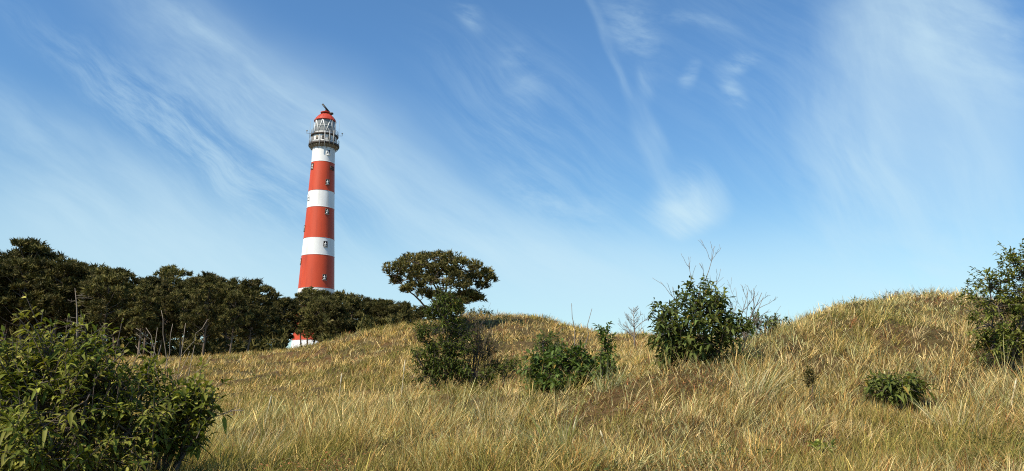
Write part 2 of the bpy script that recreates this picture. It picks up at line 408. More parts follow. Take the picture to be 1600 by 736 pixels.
def tufts(n, ymin, ymax, nb, L0, spread, keep_noise=True, tmin=-1.12, tmax=1.12):
    x, y = field_points(n, ymin, ymax, tmin, tmax)
    dens = tuft_density(x, y)
    k = (rng.random(n) < np.clip((dens - .42) * 8, np.where(y > 17, .35, .20), 1)) & ((hidden_depth(x, y) < .45) | (rng.random(n) < .12))
    x, y = x[k], y[k]; n = len(x)
    hgt = low(x, y) * L0 * np.interp(y, [3, 6.5, 8.5, 10, 13, 16, 19, 30], [.55, .68, .98, 1.08, .85, .68, .8, .9]) * (.55 + .9 * fbm(x / 2.6, y / 2.6, 13, 2)) * rng.uniform(.7, 1.3, n)
    lean0 = (fbm(x / 3.0, y / 3.0, 23, 2) - .5)
    cnt = rng.integers(nb // 2, nb + nb // 2, n)
    idx = np.repeat(np.arange(n), cnt); N = len(idx)
    a = rng.uniform(0, 2 * PI, N); r = spread * np.sqrt(rng.random(N)) * rng.uniform(.6, 1.2, n)[idx]
    bx = x[idx] + np.cos(a) * r; by = y[idx] + np.sin(a) * r
    bz = ground(bx, by) - .02
    ang = a + rng.normal(0, .7, N)
    lean = np.abs(rng.normal(.22, .16, N)) + .5 * (r / spread) * rng.random(N)
    bend = np.abs(rng.normal(.35, .35, N))
    # a light breeze leans everything a little to the right
    vx = np.cos(ang) * np.sin(lean) + .16 + .25 * lean0[idx]; vy = np.sin(ang) * np.sin(lean)
    ang = np.arctan2(vy, vx); lean = np.arcsin(np.clip(np.hypot(vx, vy), 0, .98))
    L = hgt[idx] * rng.uniform(.45, 1.15, N)
    W = np.maximum(.0042, np.where(by > 17, .00055, .0006) * by) * rng.uniform(.7, 1.3, N)
    base = grass_colour(x, y)[idx]; own = grass_colour(bx, by)
    c = np.where(rng.random((N, 1)) < .42, base * rng.uniform(.7, 1.2, (N, 1)), own)
    blades(grass, np.stack([bx, by, bz], -1), ang, L, W, lean, bend, c, c * np.array([1.12, 1.05, .95]))

def carpet(n, ymin, ymax, L0):
    x, y = field_points(n, ymin, ymax)
    k = (hidden_depth(x, y) < .35) | (rng.random(n) < .1)
    x, y = x[k], y[k]; n = len(x)
    z = ground(x, y) - .01
    L = low(x, y) ** .5 * L0 * rng.uniform(.4, 1.2, n) * (.6 + .8 * fbm(x / 1.7, y / 1.7, 83, 2))
    lean = np.abs(rng.normal(.6, .5, n)); bend = np.abs(rng.normal(.6, .7, n))
    W = np.maximum(.0050, np.where(y > 17, .0007, .0007) * y) * rng.uniform(.7, 1.3, n)
    blades(grass, np.stack([x, y, z], -1), rng.uniform(0, 2 * PI, n), L, W, lean, bend, grass_colour(x, y, np.clip((.50 - tuft_density(x, y)) * 9, 0, 1) * np.where(y > 17, .5, 1)))

tufts(12500, 3.2, 19, 26, .34, .08)
tufts(260, 6.8, 14, 34, .50, .10)
tufts(17000, 17, 60, 18, .38, .16)
carpet(420000, 3.0, 20, .14)
carpet(140000, 18, 60, .24)
go = grass.build('grass', M['grass']); go['kind'] = 'stuff'; go['label'] = 'dry straw coloured dune grass covering the slopes'

# ------------------------------------------------------------------ leaves and shrubs
def leaves(mb, base, d, up, L, W, droop, col):
    n = len(base)
    d = norm(d); side = norm(np.cross(d, up)); nrm = np.cross(side, d)
    dn = np.array([0, 0, -1.0])
    def c(t): return base + d * (L * t)[:, None] + dn * (L * droop * t * t)[:, None]
    h = (W / 2)[:, None]; lift = nrm * h * .45
    p0 = c(0.0 * np.ones(n)); p1 = c(.32 * np.ones(n)); p2 = c(.68 * np.ones(n)); p3 = c(np.ones(n))
    V = np.stack([p0, p1 - side * h + lift, p1, p1 + side * h + lift, p2 - side * h * .78 + lift * .8, p2, p2 + side * h * .78 + lift * .8, p3], 1)
    b = (np.arange(n) * 8)[:, None]
    Ft = np.concatenate([b + np.array([[q]]).reshape(1, 3) for q in ((0, 2, 1), (0, 3, 2), (4, 5, 7), (5, 6, 7))])
    Fq = np.concatenate([b + np.array([[1, 2, 5, 4]]), b + np.array([[2, 3, 6, 5]])])
    mb.add(V.reshape(-1, 3), [Fq, Ft], np.repeat(col, 8, 0))

hb_ = MB()
n = 60000
x, y = field_points(n, 4.5, 34)
pm = fbm(x / 1.4, y / 1.4, 301, 3); pt = noise2(x / 2.1, y / 2.1, 311)
k = (pm > .56) & (hidden_depth(x, y) < .3)
x, y, pm, pt = x[k], y[k], pm[k], pt[k]; n = len(x)
hgt = .03 + rng.random(n) ** 1.5 * .16 * np.clip((pm - .5) * 6, .3, 1)
a = rng.uniform(0, 2 * PI, n)
c = np.where((pt > .6)[:, None], RUST * 1.15, np.where((pt > .42)[:, None], OLIVE, np.array([.085, .115, .03]))) * np.exp(rng.normal(0, .3, (n, 1)))
leaves(hb_, np.stack([x, y, ground(x, y) + hgt], -1), np.stack([np.cos(a), np.sin(a), rng.uniform(-.1, .7, n)], -1), np.array([0, 0, 1.0]) + rng.normal(0, .4, (n, 3)),
       np.maximum(.03, .004 * y) * rng.uniform(.6, 1.4, n), np.maximum(.012, .0018 * y) * rng.uniform(.7, 1.3, n), rng.uniform(0, .5, n), c)
ho = hb_.build('ground_cover', M['grass']); ho['kind'] = 'stuff'; ho['label'] = 'low green and reddish herbs growing among the dune grass'

def bez(p0, p1, sag, n=5, jit=.0):
    p0 = np.asarray(p0, float); p1 = np.asarray(p1, float)
    t = np.linspace(0, 1, n)[:, None]
    L = np.linalg.norm(p1 - p0)
    q = p0 * (1 - t) + p1 * t + np.array([0, 0, 1.0]) * sag * L * 4 * t * (1 - t)
    if jit: q[1:-1] += rng.normal(0, jit * L, (n - 2, 3))
    return q

GREENS = [np.array([.125, .155, .030]), np.array([.085, .115, .022]), np.array([.165, .185, .042]), np.array([.21, .215, .062])]

def ell(u, v, ru, rv, Y, dy=None, off=0.0):
    k = ppm(v, Y); c = P(u, v, Y); c[1] += off
    return c, np.array([ru / k, (dy if dy is not None else ru / k * .85), rv / k])

def shrub(name, label, cat, base, ells, nshoot, leaf=.085, per=9, shoot=.26, stems=6, palette=GREENS, bright=1.0, group=None,
          aspect=.34, droop=.35, stem_r=.018, inner=.5, stemmat='bark', bare=None):
    base = np.asarray(base, float)
    root = empty(name, base, label, cat, group)
    vol = np.array([np.prod(e[1]) for e in ells]) ** .75; vol /= vol.sum()
    st = MB(); fo = MB()
    # main stems
    samp = []
    for k in range(stems):
        e = ells[k % len(ells)]
        q = rng.normal(0, 1, 3); q = q / np.linalg.norm(q) * rng.uniform(.2, .75)
        q[2] = abs(q[2]) * .8
        p1 = e[0] + q * e[1]
        b0 = base + np.array([rng.normal(0, .06), rng.normal(0, .06), -.05])
        pts = bez(b0, p1, .06, 7, .025)
        tube(st, pts - base, np.linspace(stem_r, stem_r * .35, 7), 6)
        samp.append(pts[2:])
    samp = np.vstack(samp)
    which = rng.choice(len(ells), nshoot, p=vol)
    B, D, U, Ls, Ws, Cs, Dr = [], [], [], [], [], [], []
    for k in which:
        c, r = ells[k]
        q = rng.normal(0, 1, 3); q /= np.linalg.norm(q)
        if q[2] < -.3 and rng.random() < .5: q[2] = -q[2]
        hol = noise2(q[0] * 2.3 + k * 7.1, q[2] * 2.3 + q[1] * 1.3, 5)
        if nshoot > 200 and hol < .38 and rng.random() < .85: continue
        rad = rng.uniform(inner, 1.0) ** .7 * (.82 + .36 * hol) * (1 + .22 * math.sin(7 * q[0] + 3 * k) * math.sin(6 * q[2] + k) + rng.normal(0, .07))
        o = c + q * r * rad
        gz = float(ground(o[0], o[1])) + .08
        if o[2] < gz: o[2] = gz + rng.uniform(0, .1)
        d = norm(q * .7 + np.array([0, 0, .45]) + rng.normal(0, .38, 3))
        ln = shoot * rng.uniform(.6, 1.35) * (1.7 if rng.random() < .1 else 1)
        o0 = o - d * ln * .6
        tip = o + d * ln * .4
        near = samp[np.argmin(((samp - o0) ** 2).sum(1) + .3 * np.maximum(0, samp[:, 2] - o0[2]) ** 2)]
        tw = np.vstack([bez(near, o0, .03, 4, .03), (o + [0, 0, .01])[None], tip[None]])
        tube(st, tw - base, np.linspace(stem_r * .3, stem_r * .12, len(tw)), 3, cap=False)
        m = max(3, int(per * rng.uniform(.7, 1.3) * max(1, ln / shoot * .8)))
        tt = np.sort(rng.uniform(.05, 1, m)); pos = o0 + (tip - o0) * tt[:, None]
        ph = rng.uniform(0, 2 * PI) + np.arange(m) * 2.4
        a = norm(np.cross(d, [.3, .2, 1.0])); b = np.cross(d, a)
        ld = d * rng.uniform(.35, .7, (m, 1)) + a * np.cos(ph)[:, None] + b * np.sin(ph)[:, None] + np.array([0, 0, .12])
        ld[-1] = d + [0, 0, .1]
        B.append(pos); D.append(norm(ld)); U.append(norm(np.array([0, 0, 1.0]) + d * .2 + rng.normal(0, .35, (m, 3))))
        Ls.append(leaf * rng.uniform(.5, 1.25, m)); Ws.append(aspect * leaf * rng.uniform(.75, 1.2, m)); Dr.append(droop * rng.uniform(.3, 1.6, m))
        cc = palette[rng.integers(len(palette))] * .6 + palette[rng.integers(len(palette))] * .4
        cc = np.tile(cc, (m, 1)) * np.exp(rng.normal(0, .24, (m, 1))) * bright
        old = rng.random(m) < .015; cc[old] = np.array([.20, .15, .045])
        Cs.append(cc)
    leaves(fo, np.vstack(B) - base, np.vstack(D), np.vstack(U), np.concatenate(Ls), np.concatenate(Ws), np.concatenate(Dr), np.vstack(Cs))
    st.build('stems', M[stemmat], root)
    fo.build('foliage', M['leaf'], root)
    if bare:
        bm = MB()
        for q in bare: bare_branch(bm, q[0] - base, q[1] - base, q[2], q[3] if len(q) > 3 else 3)
        bm.build('bare_twigs', M['deadwood' if stemmat != 'twig' else 'twig'], root)
    return root

def bare_branch(mb, p0, p1, r, depth=3, kids=4):
    p0 = np.asarray(p0, float); p1 = np.asarray(p1, float); L = np.linalg.norm(p1 - p0)
    pts = bez(p0, p1, rng.uniform(-.04, .06), 6, .018)
    tube(mb, pts, np.linspace(r, max(r * .35, .0022), 6), 5 if depth > 2 else 3)
    if depth <= 1: return
    d = norm(p1 - p0)
    for k in range(kids):
        t = rng.uniform(.3, .95); q = pts[0] * 0 + np.array([np.interp(t, np.linspace(0, 1, 6), pts[:, a]) for a in range(3)])
        w = rng.normal(0, 1, 3); w -= d * w.dot(d); w = norm(w)
        nd = norm(d * rng.uniform(.7, 1.1) + w * rng.uniform(.4, .9) + np.array([0, 0, .25]))
        bare_branch(mb, q, q + nd * L * rng.uniform(.25, .5) * (1.1 - .4 * t), r * .5, depth - 1, max(2, kids - 1))

def gp(u, Y, v=560, dz=0.0):
    t = float(ts(u, v)[0]); x = t * Y
    return np.array([x, Y, float(ground(x, Y)) + dz])

# near bush on the left
Y = 5.3
shrub('cherry_bush', 'big bright green leafy bush filling the lower left corner', 'bush', gp(100, Y, 700),
      [ell(85, 660, 150, 105, Y), ell(92, 572, 84, 66, Y), ell(25, 600, 75, 62, Y), ell(170, 606, 54, 56, Y), ell(60, 730, 190, 80, Y), ell(205, 680, 60, 70, Y)],
      1450, .084, 11, .28, 16, [GREENS[0], GREENS[2], GREENS[3], GREENS[1]], .92, stem_r=.02, aspect=.29, droop=.5)
Y = 5.7
b = gp(262, Y, 700)
shrub('cherry_bush', 'dark leafed sprawling bush with bare grey stems, right beside the big corner bush', 'bush', b,
      [ell(288, 640, 42, 34, Y), ell(318, 625, 26, 26, Y), ell(255, 655, 36, 40, Y), ell(232, 605, 24, 38, Y), ell(292, 685, 30, 24, Y), ell(322, 660, 16, 24, Y), ell(245, 690, 35, 26, Y)],
      185, .09, 9, .22, 8, [GREENS[1], GREENS[0], GREENS[3]], .95,
      bare=[(b, P(246, 512, Y), .0042, 1), (b, P(304, 540, Y), .0042, 1), (b, P(290, 505, Y), .004, 2), (P(255, 600, Y), P(228, 512, Y), .004, 2), (P(262, 590, Y), P(252, 485, Y), .004, 1), (P(258, 590, Y), P(270, 506, Y), .0035, 1), (P(240, 600, Y), P(212, 540, Y), .0035, 1), (P(290, 660, Y), P(372, 636, Y), .006, 2), (P(228, 760, Y), P(231, 690, Y), .012, 1)])

# shrubs in the hollow below the lone pine
Y = 15.2
shrub('glossy_shrub', 'tall glossy dark green shrub growing in front of the lone pine trunk', 'shrub', gp(695, Y, 600),
      [ell(692, 505, 30, 40, Y), ell(690, 565, 34, 36, Y), ell(714, 550, 28, 44, Y), ell(662, 522, 20, 13, Y), ell(655, 556, 14, 11, Y), ell(735, 588, 36, 20, Y), ell(697, 478, 22, 22, Y), ell(675, 590, 30, 20, Y)],
      960, .095, 9, .24, 9, [np.array([.06, .085, .022]), np.array([.085, .11, .026]), np.array([.045, .065, .02])], 1.0, stem_r=.022)
Y = 15.9
shrub('twiggy_shrub', 'dark brown twiggy bush with few leaves right of the tall glossy shrub', 'shrub', gp(738, Y, 600),
      [ell(745, 560, 38, 42, Y), ell(738, 525, 24, 26, Y), ell(770, 580, 20, 20, Y)], 400, .055, 7, .32, 12, [np.array([.06, .055, .025]), np.array([.05, .065, .022])], .9, stem_r=.016, stemmat='twig',
      bare=[(gp(735, Y) - [0, 0, 0], P(720 + 8 * k, 508 + (k % 3) * 10, Y + rng.normal(0, .3)), .01, 3) for k in range(7)])
Y = 16
shrub('low_shrub', 'low green shrub between the twiggy bush and the broad leafed shrub', 'shrub', gp(790, Y, 580),
      [ell(792, 575, 26, 16, Y)], 70, .08, 8, .2, 4, [np.array([.07, .10, .025]), np.array([.09, .12, .03])], 1.0)
Y = 14.2
shrub('round_shrub', 'small rounded dark shrub on the slope just behind the broad leafed shrub', 'shrub', gp(855, Y, 545),
      [ell(853, 536, 22, 17, Y), ell(862, 556, 30, 22, Y)], 130, .07, 9, .18, 5, [np.array([.05, .085, .025]), np.array([.07, .105, .03])], 1.0)
Y = 12.2
b = gp(890, Y, 610)
shrub('broadleaf_shrub', 'spreading broad leafed shrub in the hollow at the centre with thin bare stems', 'shrub', b,
      [ell(885, 585, 58, 32, Y), ell(850, 575, 36, 26, Y), ell(930, 588, 32, 28, Y), ell(895, 560, 45, 18, Y), ell(885, 606, 60, 16, Y)],
      520, .115, 8, .22, 9, [np.array([.06, .10, .03]), np.array([.085, .13, .04]), np.array([.045, .075, .025])], 1.0, aspect=.42,
      bare=[(P(900, 590, Y), P(893, 474, Y + .2), .013, 1), (P(905, 590, Y), P(925, 482, Y), .012, 1), (P(900, 580, Y), P(910, 520, Y), .005, 2), (P(908, 585, Y), P(955, 520, Y - .1), .008, 2), (P(900, 580, Y), P(872, 535, Y + .1), .007, 2)])
Y = 11.7
shrub('sapling', 'slender upright leafy sapling at the right end of the broad leafed shrub', 'sapling', gp(946, Y, 590),
      [ell(944, 522, 10, 16, Y), ell(947, 550, 16, 26, Y), ell(948, 575, 18, 20, Y)], 50, .10, 9, .2, 3, [np.array([.06, .095, .03]), np.array([.08, .12, .035])], 1.0, aspect=.36)

# leafless little tree on the skyline
Y = 26
b = gp(991, Y, 530)
tr = empty('bare_tree', b, 'small leafless tree with fine grey twigs on the skyline near the centre', 'tree')
bm = MB(); top = P(990, 480, Y) - b
tube(bm, [np.array([0, 0, -.1]), np.array([.01, 0, top[2] * .35]), top * .7, top], [.035, .028, .016, .006], 6)
for k in range(22):
    t = rng.uniform(.25, .95); a = rng.uniform(0, 2 * PI)
    p = top * t; ln = (1.15 - t) * .75 * top[2] * .62
    bare_branch(bm, p, p + norm([math.cos(a), math.sin(a), .8]) * ln * 1.25, .012, 3, 4)
bm.build('trunk', M['deadwood'], tr)

# shrub on the near crest, centre right
Y = 10.7
b = gp(1085, Y, 550)
shrub('cherry_bush', 'dark green bush with curling leaves and bare top twigs on the crest right of centre', 'bush', b,
      [ell(1085, 500, 58, 46, Y), ell(1093, 464, 36, 27, Y), ell(1045, 515, 36, 28, Y), ell(1130, 505, 36, 32, Y), ell(1085, 540, 60, 22, Y), ell(1122, 462, 18, 14, Y), ell(1020, 490, 12, 16, Y), ell(1060, 553, 52, 24, Y), ell(1110, 553, 56, 26, Y), ell(1040, 530, 34, 30, Y), ell(1085, 520, 66, 40, Y), ell(1140, 525, 26, 26, Y)],
      640, .12, 9, .24, 11, [np.array([.05, .075, .028]), np.array([.07, .095, .032]), np.array([.10, .12, .04])], 1.0, aspect=.33, droop=.5,
      bare=[(P(1095, 480, Y), P(1116, 385, Y), .008, 3), (P(1090, 480, Y), P(1075, 412, Y + .1), .007, 2), (P(1070, 490, Y), P(1032, 440, Y), .007, 2), (P(1105, 480, Y), P(1126, 420, Y - .1), .006, 2)])
Y = 11.2
b = gp(1148, Y, 540)
dd = empty('dead_shrub', b, 'leafless grey dead shrub leaning right out of the dark green crest bush', 'shrub')
bm = MB()
for (u, v, r) in ((1196, 438, .012), (1172, 432, .009), (1199, 446, .010), (1190, 480, .009), (1150, 430, .007), (1185, 448, .009), (1203, 484, .006)):
    bare_branch(bm, [rng.normal(0, .04), rng.normal(0, .04), -.05], P(1148 + (u - 1148) * .88, 535 + (v - 535) * .80, Y + rng.normal(0, .2)) - b, r, 3, 4)
bm.build('stems', M['deadwood'], dd)
Y = 12.5
b = gp(1195, Y, 520)
shrub('low_shrub', 'low straggling shrub on the skyline at the foot of the right dune', 'shrub', b,
      [ell(1185, 508, 22, 14, Y), ell(1216, 500, 18, 10, Y), ell(1165, 522, 18, 9, Y)], 60, .09, 8, .18, 6, [np.array([.06, .09, .03]), np.array([.09, .12, .04])], 1.0,
      bare=[(P(1195, 510, Y), P(1220, 478, Y), .006, 1)])
# right edge bush
Y = 10.6
shrub('hillside_bush', 'large rounded green bush on the dune cut by the right edge', 'bush', gp(1575, Y, 560),
      [ell(1590, 460, 66, 66, Y), ell(1560, 490, 52, 46, Y), ell(1600, 420, 40, 34, Y), ell(1565, 535, 48, 26, Y), ell(1640, 480, 70, 80, Y), ell(1600, 535, 60, 26, Y), ell(1572, 545, 50, 20, Y)],
      1080, .072, 11, .2, 14, [np.array([.085, .115, .03]), np.array([.12, .145, .04]), np.array([.065, .09, .025]), np.array([.15, .16, .05])], 1.0, aspect=.4)
# small plants on the near slope
Y = 8.9
shrub('dwarf_bush', 'small isolated green bush sitting alone in the grass on the right slope', 'bush', gp(1402, Y, 620),
      [ell(1400, 600, 44, 12, Y), ell(1380, 606, 28, 12, Y), ell(1425, 606, 26, 11, Y), ell(1402, 618, 38, 9, Y)], 95, .12, 8, .18, 9, [np.array([.07, .095, .028]), np.array([.105, .125, .04])], 1.0, droop=.5, aspect=.28)
Y = 6.6
shrub('seedling', 'pale broad leafed seedling low in the foreground grass on the right', 'plant', gp(1287, Y, 710),
      [ell(1287, 700, 16, 6, Y)], 10, .10, 4, .06, 3, [np.array([.20, .235, .08]), np.array([.24, .27, .1])], 1.0, aspect=.34, stem_r=.008)
Y = 8.6
shrub('dark_weed', 'small dark upright weed in the grass left of the isolated bush', 'weed', gp(1265, Y, 600),
      [ell(1265, 590, 8, 15, Y)], 30, .045, 8, .10, 4, [np.array([.06, .055, .02])], 1.0, stem_r=.004, stemmat='twig')

# ------------------------------------------------------------------ tall stalks that stand out of the grass
def stalk(label, u0, v0, u1, v1, Y, w=.012, head=True):
    p0 = P(u0, v0, Y); p1 = P(u1, v1, Y)
    gz = float(ground(p0[0], p0[1]))
    if p0[2] > gz: p0 = p0 + (p0 - p1) / max(1e-3, (p1 - p0)[2]) * (p0[2] - gz)
    r = empty('grass_stalk', p0, label, 'grass stalk', 'tall dry stalks standing out of the dune grass')
    a = MB(); pts = bez([0, 0, -.03], p1 - p0, .01, 6); tube(a, pts, np.linspace(w * .5, w * .3, 6), 5)
    a.build('stem', M['straw_stalk'], r)
    if head:
        h = MB(); q = p1 - p0; d = norm(q - pts[-2]); Ln = np.linalg.norm(q)
        tube(h, [q - d * Ln * .32, q - d * Ln * .2, q - d * Ln * .08, q + d * .01], [w * .35, w * .85, w * .7, w * .1], 6)
        h.build('seed_head', M['straw_stalk'], r)
M['straw_stalk'] = simple_mat('straw_stalk', (.62, .52, .33), .7, .2, 20)
stalk('pale dry grass stalk standing alone at left below the golden slope', 414, 660, 424, 618, 9.5)
stalk('leaning pale seed stalk at the bottom centre of the foreground', 880, 740, 901, 650, 6.2)
stalk('short pale stalk leaning left, right of the bottom centre stalk', 952, 710, 938, 673, 6.8)
stalk('thin pale stalk on the slope left of the tall glossy shrub', 627, 618, 633, 562, 14, .018)
stalk('pale stalk by the right edge leaning to the right', 1578, 640, 1588, 592, 8.2)
stalk('thin upright stalk left of centre on the golden slope', 531, 610, 534, 583, 13.5, .016)

# tussocks that stand out from the general cover
def tussock(label, u, v, Y, n, L, lean, cols, spread=.14, W=.006):
    b = gp(u, Y, v); m = MB()
    a = rng.uniform(0, 2 * PI, n); r = spread * np.sqrt(rng.random(n))
    ln = np.abs(rng.normal(.3, .18, n)); bd = np.abs(rng.normal(.55, .35, n))
    vx = np.cos(a) * np.sin(ln) + lean; vy = np.sin(a) * np.sin(ln)
    c = np.array(cols)[rng.integers(len(cols), size=n)] * np.exp(rng.normal(0, .25, (n, 1)))
    blades(m, np.stack([np.cos(a) * r, np.sin(a) * r, np.full(n, -.03)], -1), np.arctan2(vy, vx), L * rng.uniform(.5, 1.15, n), W * rng.uniform(.7, 1.3, n), np.arcsin(np.clip(np.hypot(vx, vy), 0, .97)), bd, c, c * 1.08)
    o = m.build('marram_tussock', M['grass']); o.location = b
    o['label'] = label; o['category'] = 'grass tussock'; o['group'] = 'tall marram tussocks on the near slope'
tussock('tall pale green tussock leaning right, below the dark crest bush', 1180, 620, 8.6, 150, .62, .22, [SAGE, SAGE * 1.1, PALE, GREEN * 1.5], .16)
tussock('broad straw tussock with upright blades just left of the broad leafed shrub', 770, 640, 9.6, 170, .52, .05, [PALE, STRAW, SAGE], .22)
tussock('dark green fan of long blades at the bottom centre edge', 872, 738, 5.9, 90, .62, -.28, [SAGE * .8, GREEN * 1.4, OLIVE], .08)
tussock('bluish green tussock at the foot of the slender sapling', 950, 600, 10.4, 90, .55, .1, [SAGE, GREEN * 1.3, np.array([.25, .28, .16])], .14)
tussock('pale straw tussock on the right slope, right of the isolated bush', 1500, 680, 7.6, 150, .5, .12, [PALE, STRAW, STRAW, SAGE], .18)
tussock('yellow straw tussock beside the lower right of the big corner bush', 395, 700, 6.9, 140, .48, .12, [PALE, STRAW, SAGE], .18)

# ------------------------------------------------------------------ pines
PGREEN = [np.array([.086, .080, .022]), np.array([.115, .102, .030]), np.array([.056, .055, .017]), np.array([.145, .119, .042])]
def needle_clumps(mb, pos, axis, size, nn=11, wid=.3, shade=1.0):
    n = len(pos); axis = norm(axis)
    ref = norm(np.cross(axis, norm(rng.normal(0, 1, (n, 3))))); r2 = np.cross(axis, ref)
    idx = np.repeat(np.arange(n), nn); N = len(idx)
    ph = rng.uniform(0, 2 * PI, N); rad = ref[idx] * np.cos(ph)[:, None] + r2[idx] * np.sin(ph)[:, None]
    al = rng.uniform(-.5, .5, N)
    base = pos[idx] + axis[idx] * (al * size[idx])[:, None]
    d = norm(axis[idx] * rng.uniform(.3, 1.0, (N, 1)) + rad * rng.uniform(.5, 1.0, (N, 1)))
    L = size[idx] * rng.uniform(.6, 1.1, N); w = L * wid
    sd = norm(np.cross(d, rng.normal(0, 1, (N, 3)))) * (w / 2)[:, None]
    V = np.stack([base - sd, base + sd, base + d * L[:, None]], 1).reshape(-1, 3)
    Ft = (np.arange(N) * 3)[:, None] + np.array([[0, 1, 2]])
    pc = np.array(PGREEN)[rng.integers(len(PGREEN), size=n)] * rng.uniform(.75, 1.25, (n, 1)) * shade
    mb.add(V, [Ft], np.repeat(pc[idx], 3, 0))

def pad(mb, c, r, n, size, up=.8):
    size = size * rng.uniform(.85, 1.15)
    q = norm(rng.normal(0, 1, (n, 3))); q[:, 2] = np.where(q[:, 2] < -.35, -q[:, 2], q[:, 2])
    rad = rng.uniform(.55, 1.05, (n, 1)) ** .6
    pos = c + q * r * rad
    ax = q * .8 + np.array([0, 0, up]) + rng.normal(0, .3, (n, 3))
    needle_clumps(mb, pos, ax, size * rng.uniform(.75, 1.25, n), shade=rng.uniform(.6, 1.35))

# the lone umbrella pine
Y = 32.5
b = gp(692, Y, 520)
lp = empty('pine_tree', b, 'lone flat topped pine standing clear on the dune crest', 'tree')
tk = MB(); cr = MB()
fork = P(694, 488, Y)
tube(tk, [b + [0, 0, -.2], b * .5 + fork * .5 + [.05, 0, 0], fork], [.16, .13, .11], 8)
pads = [(614, 426, 13, 11), (628, 414, 14, 10), (646, 407, 16, 9), (666, 404, 15, 8), (684, 402, 15, 8), (703, 405, 15, 8), (722, 412, 13, 8), (744, 420, 11, 8), (757, 430, 11, 8), (767, 438, 9, 7),
        (618, 441, 12, 6), (640, 428, 18, 9), (662, 422, 18, 9), (686, 420, 18, 9), (708, 426, 16, 9), (738, 436, 14, 8), (752, 448, 11, 6), (650, 446, 14, 6), (676, 440, 15, 8), (700, 444, 15, 9), (722, 448, 12, 8),
        (735, 458, 12, 6), (748, 466, 8, 4), (718, 464, 13, 6), (700, 466, 12, 7), (686, 462, 10, 6), (690, 478, 12, 6), (714, 478, 9, 5), (720, 486, 6, 4), (730, 470, 9, 5), (648, 436, 12, 8), (700, 414, 14, 9), (655, 414, 14, 8), (664, 458, 12, 6), (636, 452, 9, 5), (696, 486, 12, 7), (704, 478, 12, 7), (676, 432, 16, 9), (716, 434, 14, 9)]
k0 = ppm(430, Y)
limbs = []
for (uu_, vv_, oo_) in ((618, 434, -.4), (640, 420, .6), (668, 414, -.6), (698, 412, .4), (730, 424, -.3), (758, 444, .3), (690, 430, 1.5), (680, 436, -1.5), (722, 468, -.5)):
    q_ = bez(fork + rng.normal(0, .04, 3), P(uu_, vv_, Y + oo_), -.06, 9, .02); tube(tk, q_, np.linspace(.06, .018, 9), 6); limbs.append(q_[3:])
limbs = np.vstack(limbs)
for i_, (u, v, ru, rv) in enumerate(pads):
    for rep in range(2):
        edge = min(1, abs(u - 690) / 85)
        off = rng.uniform(-1, 1) * 2.2 * math.sqrt(max(.05, 1 - edge ** 2))
        if rep == 0: off = -abs(off) * .7
        c = P(u + rng.normal(0, 3), v + rng.normal(0, 2), Y + off)
        c[2] += 0
        pad(cr, c, np.array([ru / k0, ru / k0 * .95, rv / k0 * 1.0]) * rng.uniform(.7, 1.1), 36 if rep == 0 else 24, .18)
        near = limbs[np.argmin(((limbs - c) ** 2).sum(1) + 2.0 * np.maximum(0, limbs[:, 2] - c[2] + .05) ** 2)]
        tube(tk, bez(near, c - [0, 0, .08], -.05, 5, .03), np.linspace(.03, .01, 5), 4)
        for s in range(3):
            e = c + rng.normal(0, .3, 3) * np.array([ru / k0, ru / k0, rv / k0]) * 1.5
            tube(tk, bez(near * .4 + c * .6, e, -.04, 4, .03), [.014, .012, .009, .005], 3, cap=False)
tk.v = [q - b.astype(np.float32) for q in tk.v]; cr.v = [q - b.astype(np.float32) for q in cr.v]
tk.build('trunk', M['pinebark'], lp); cr.build('crown', M['needle'], lp)

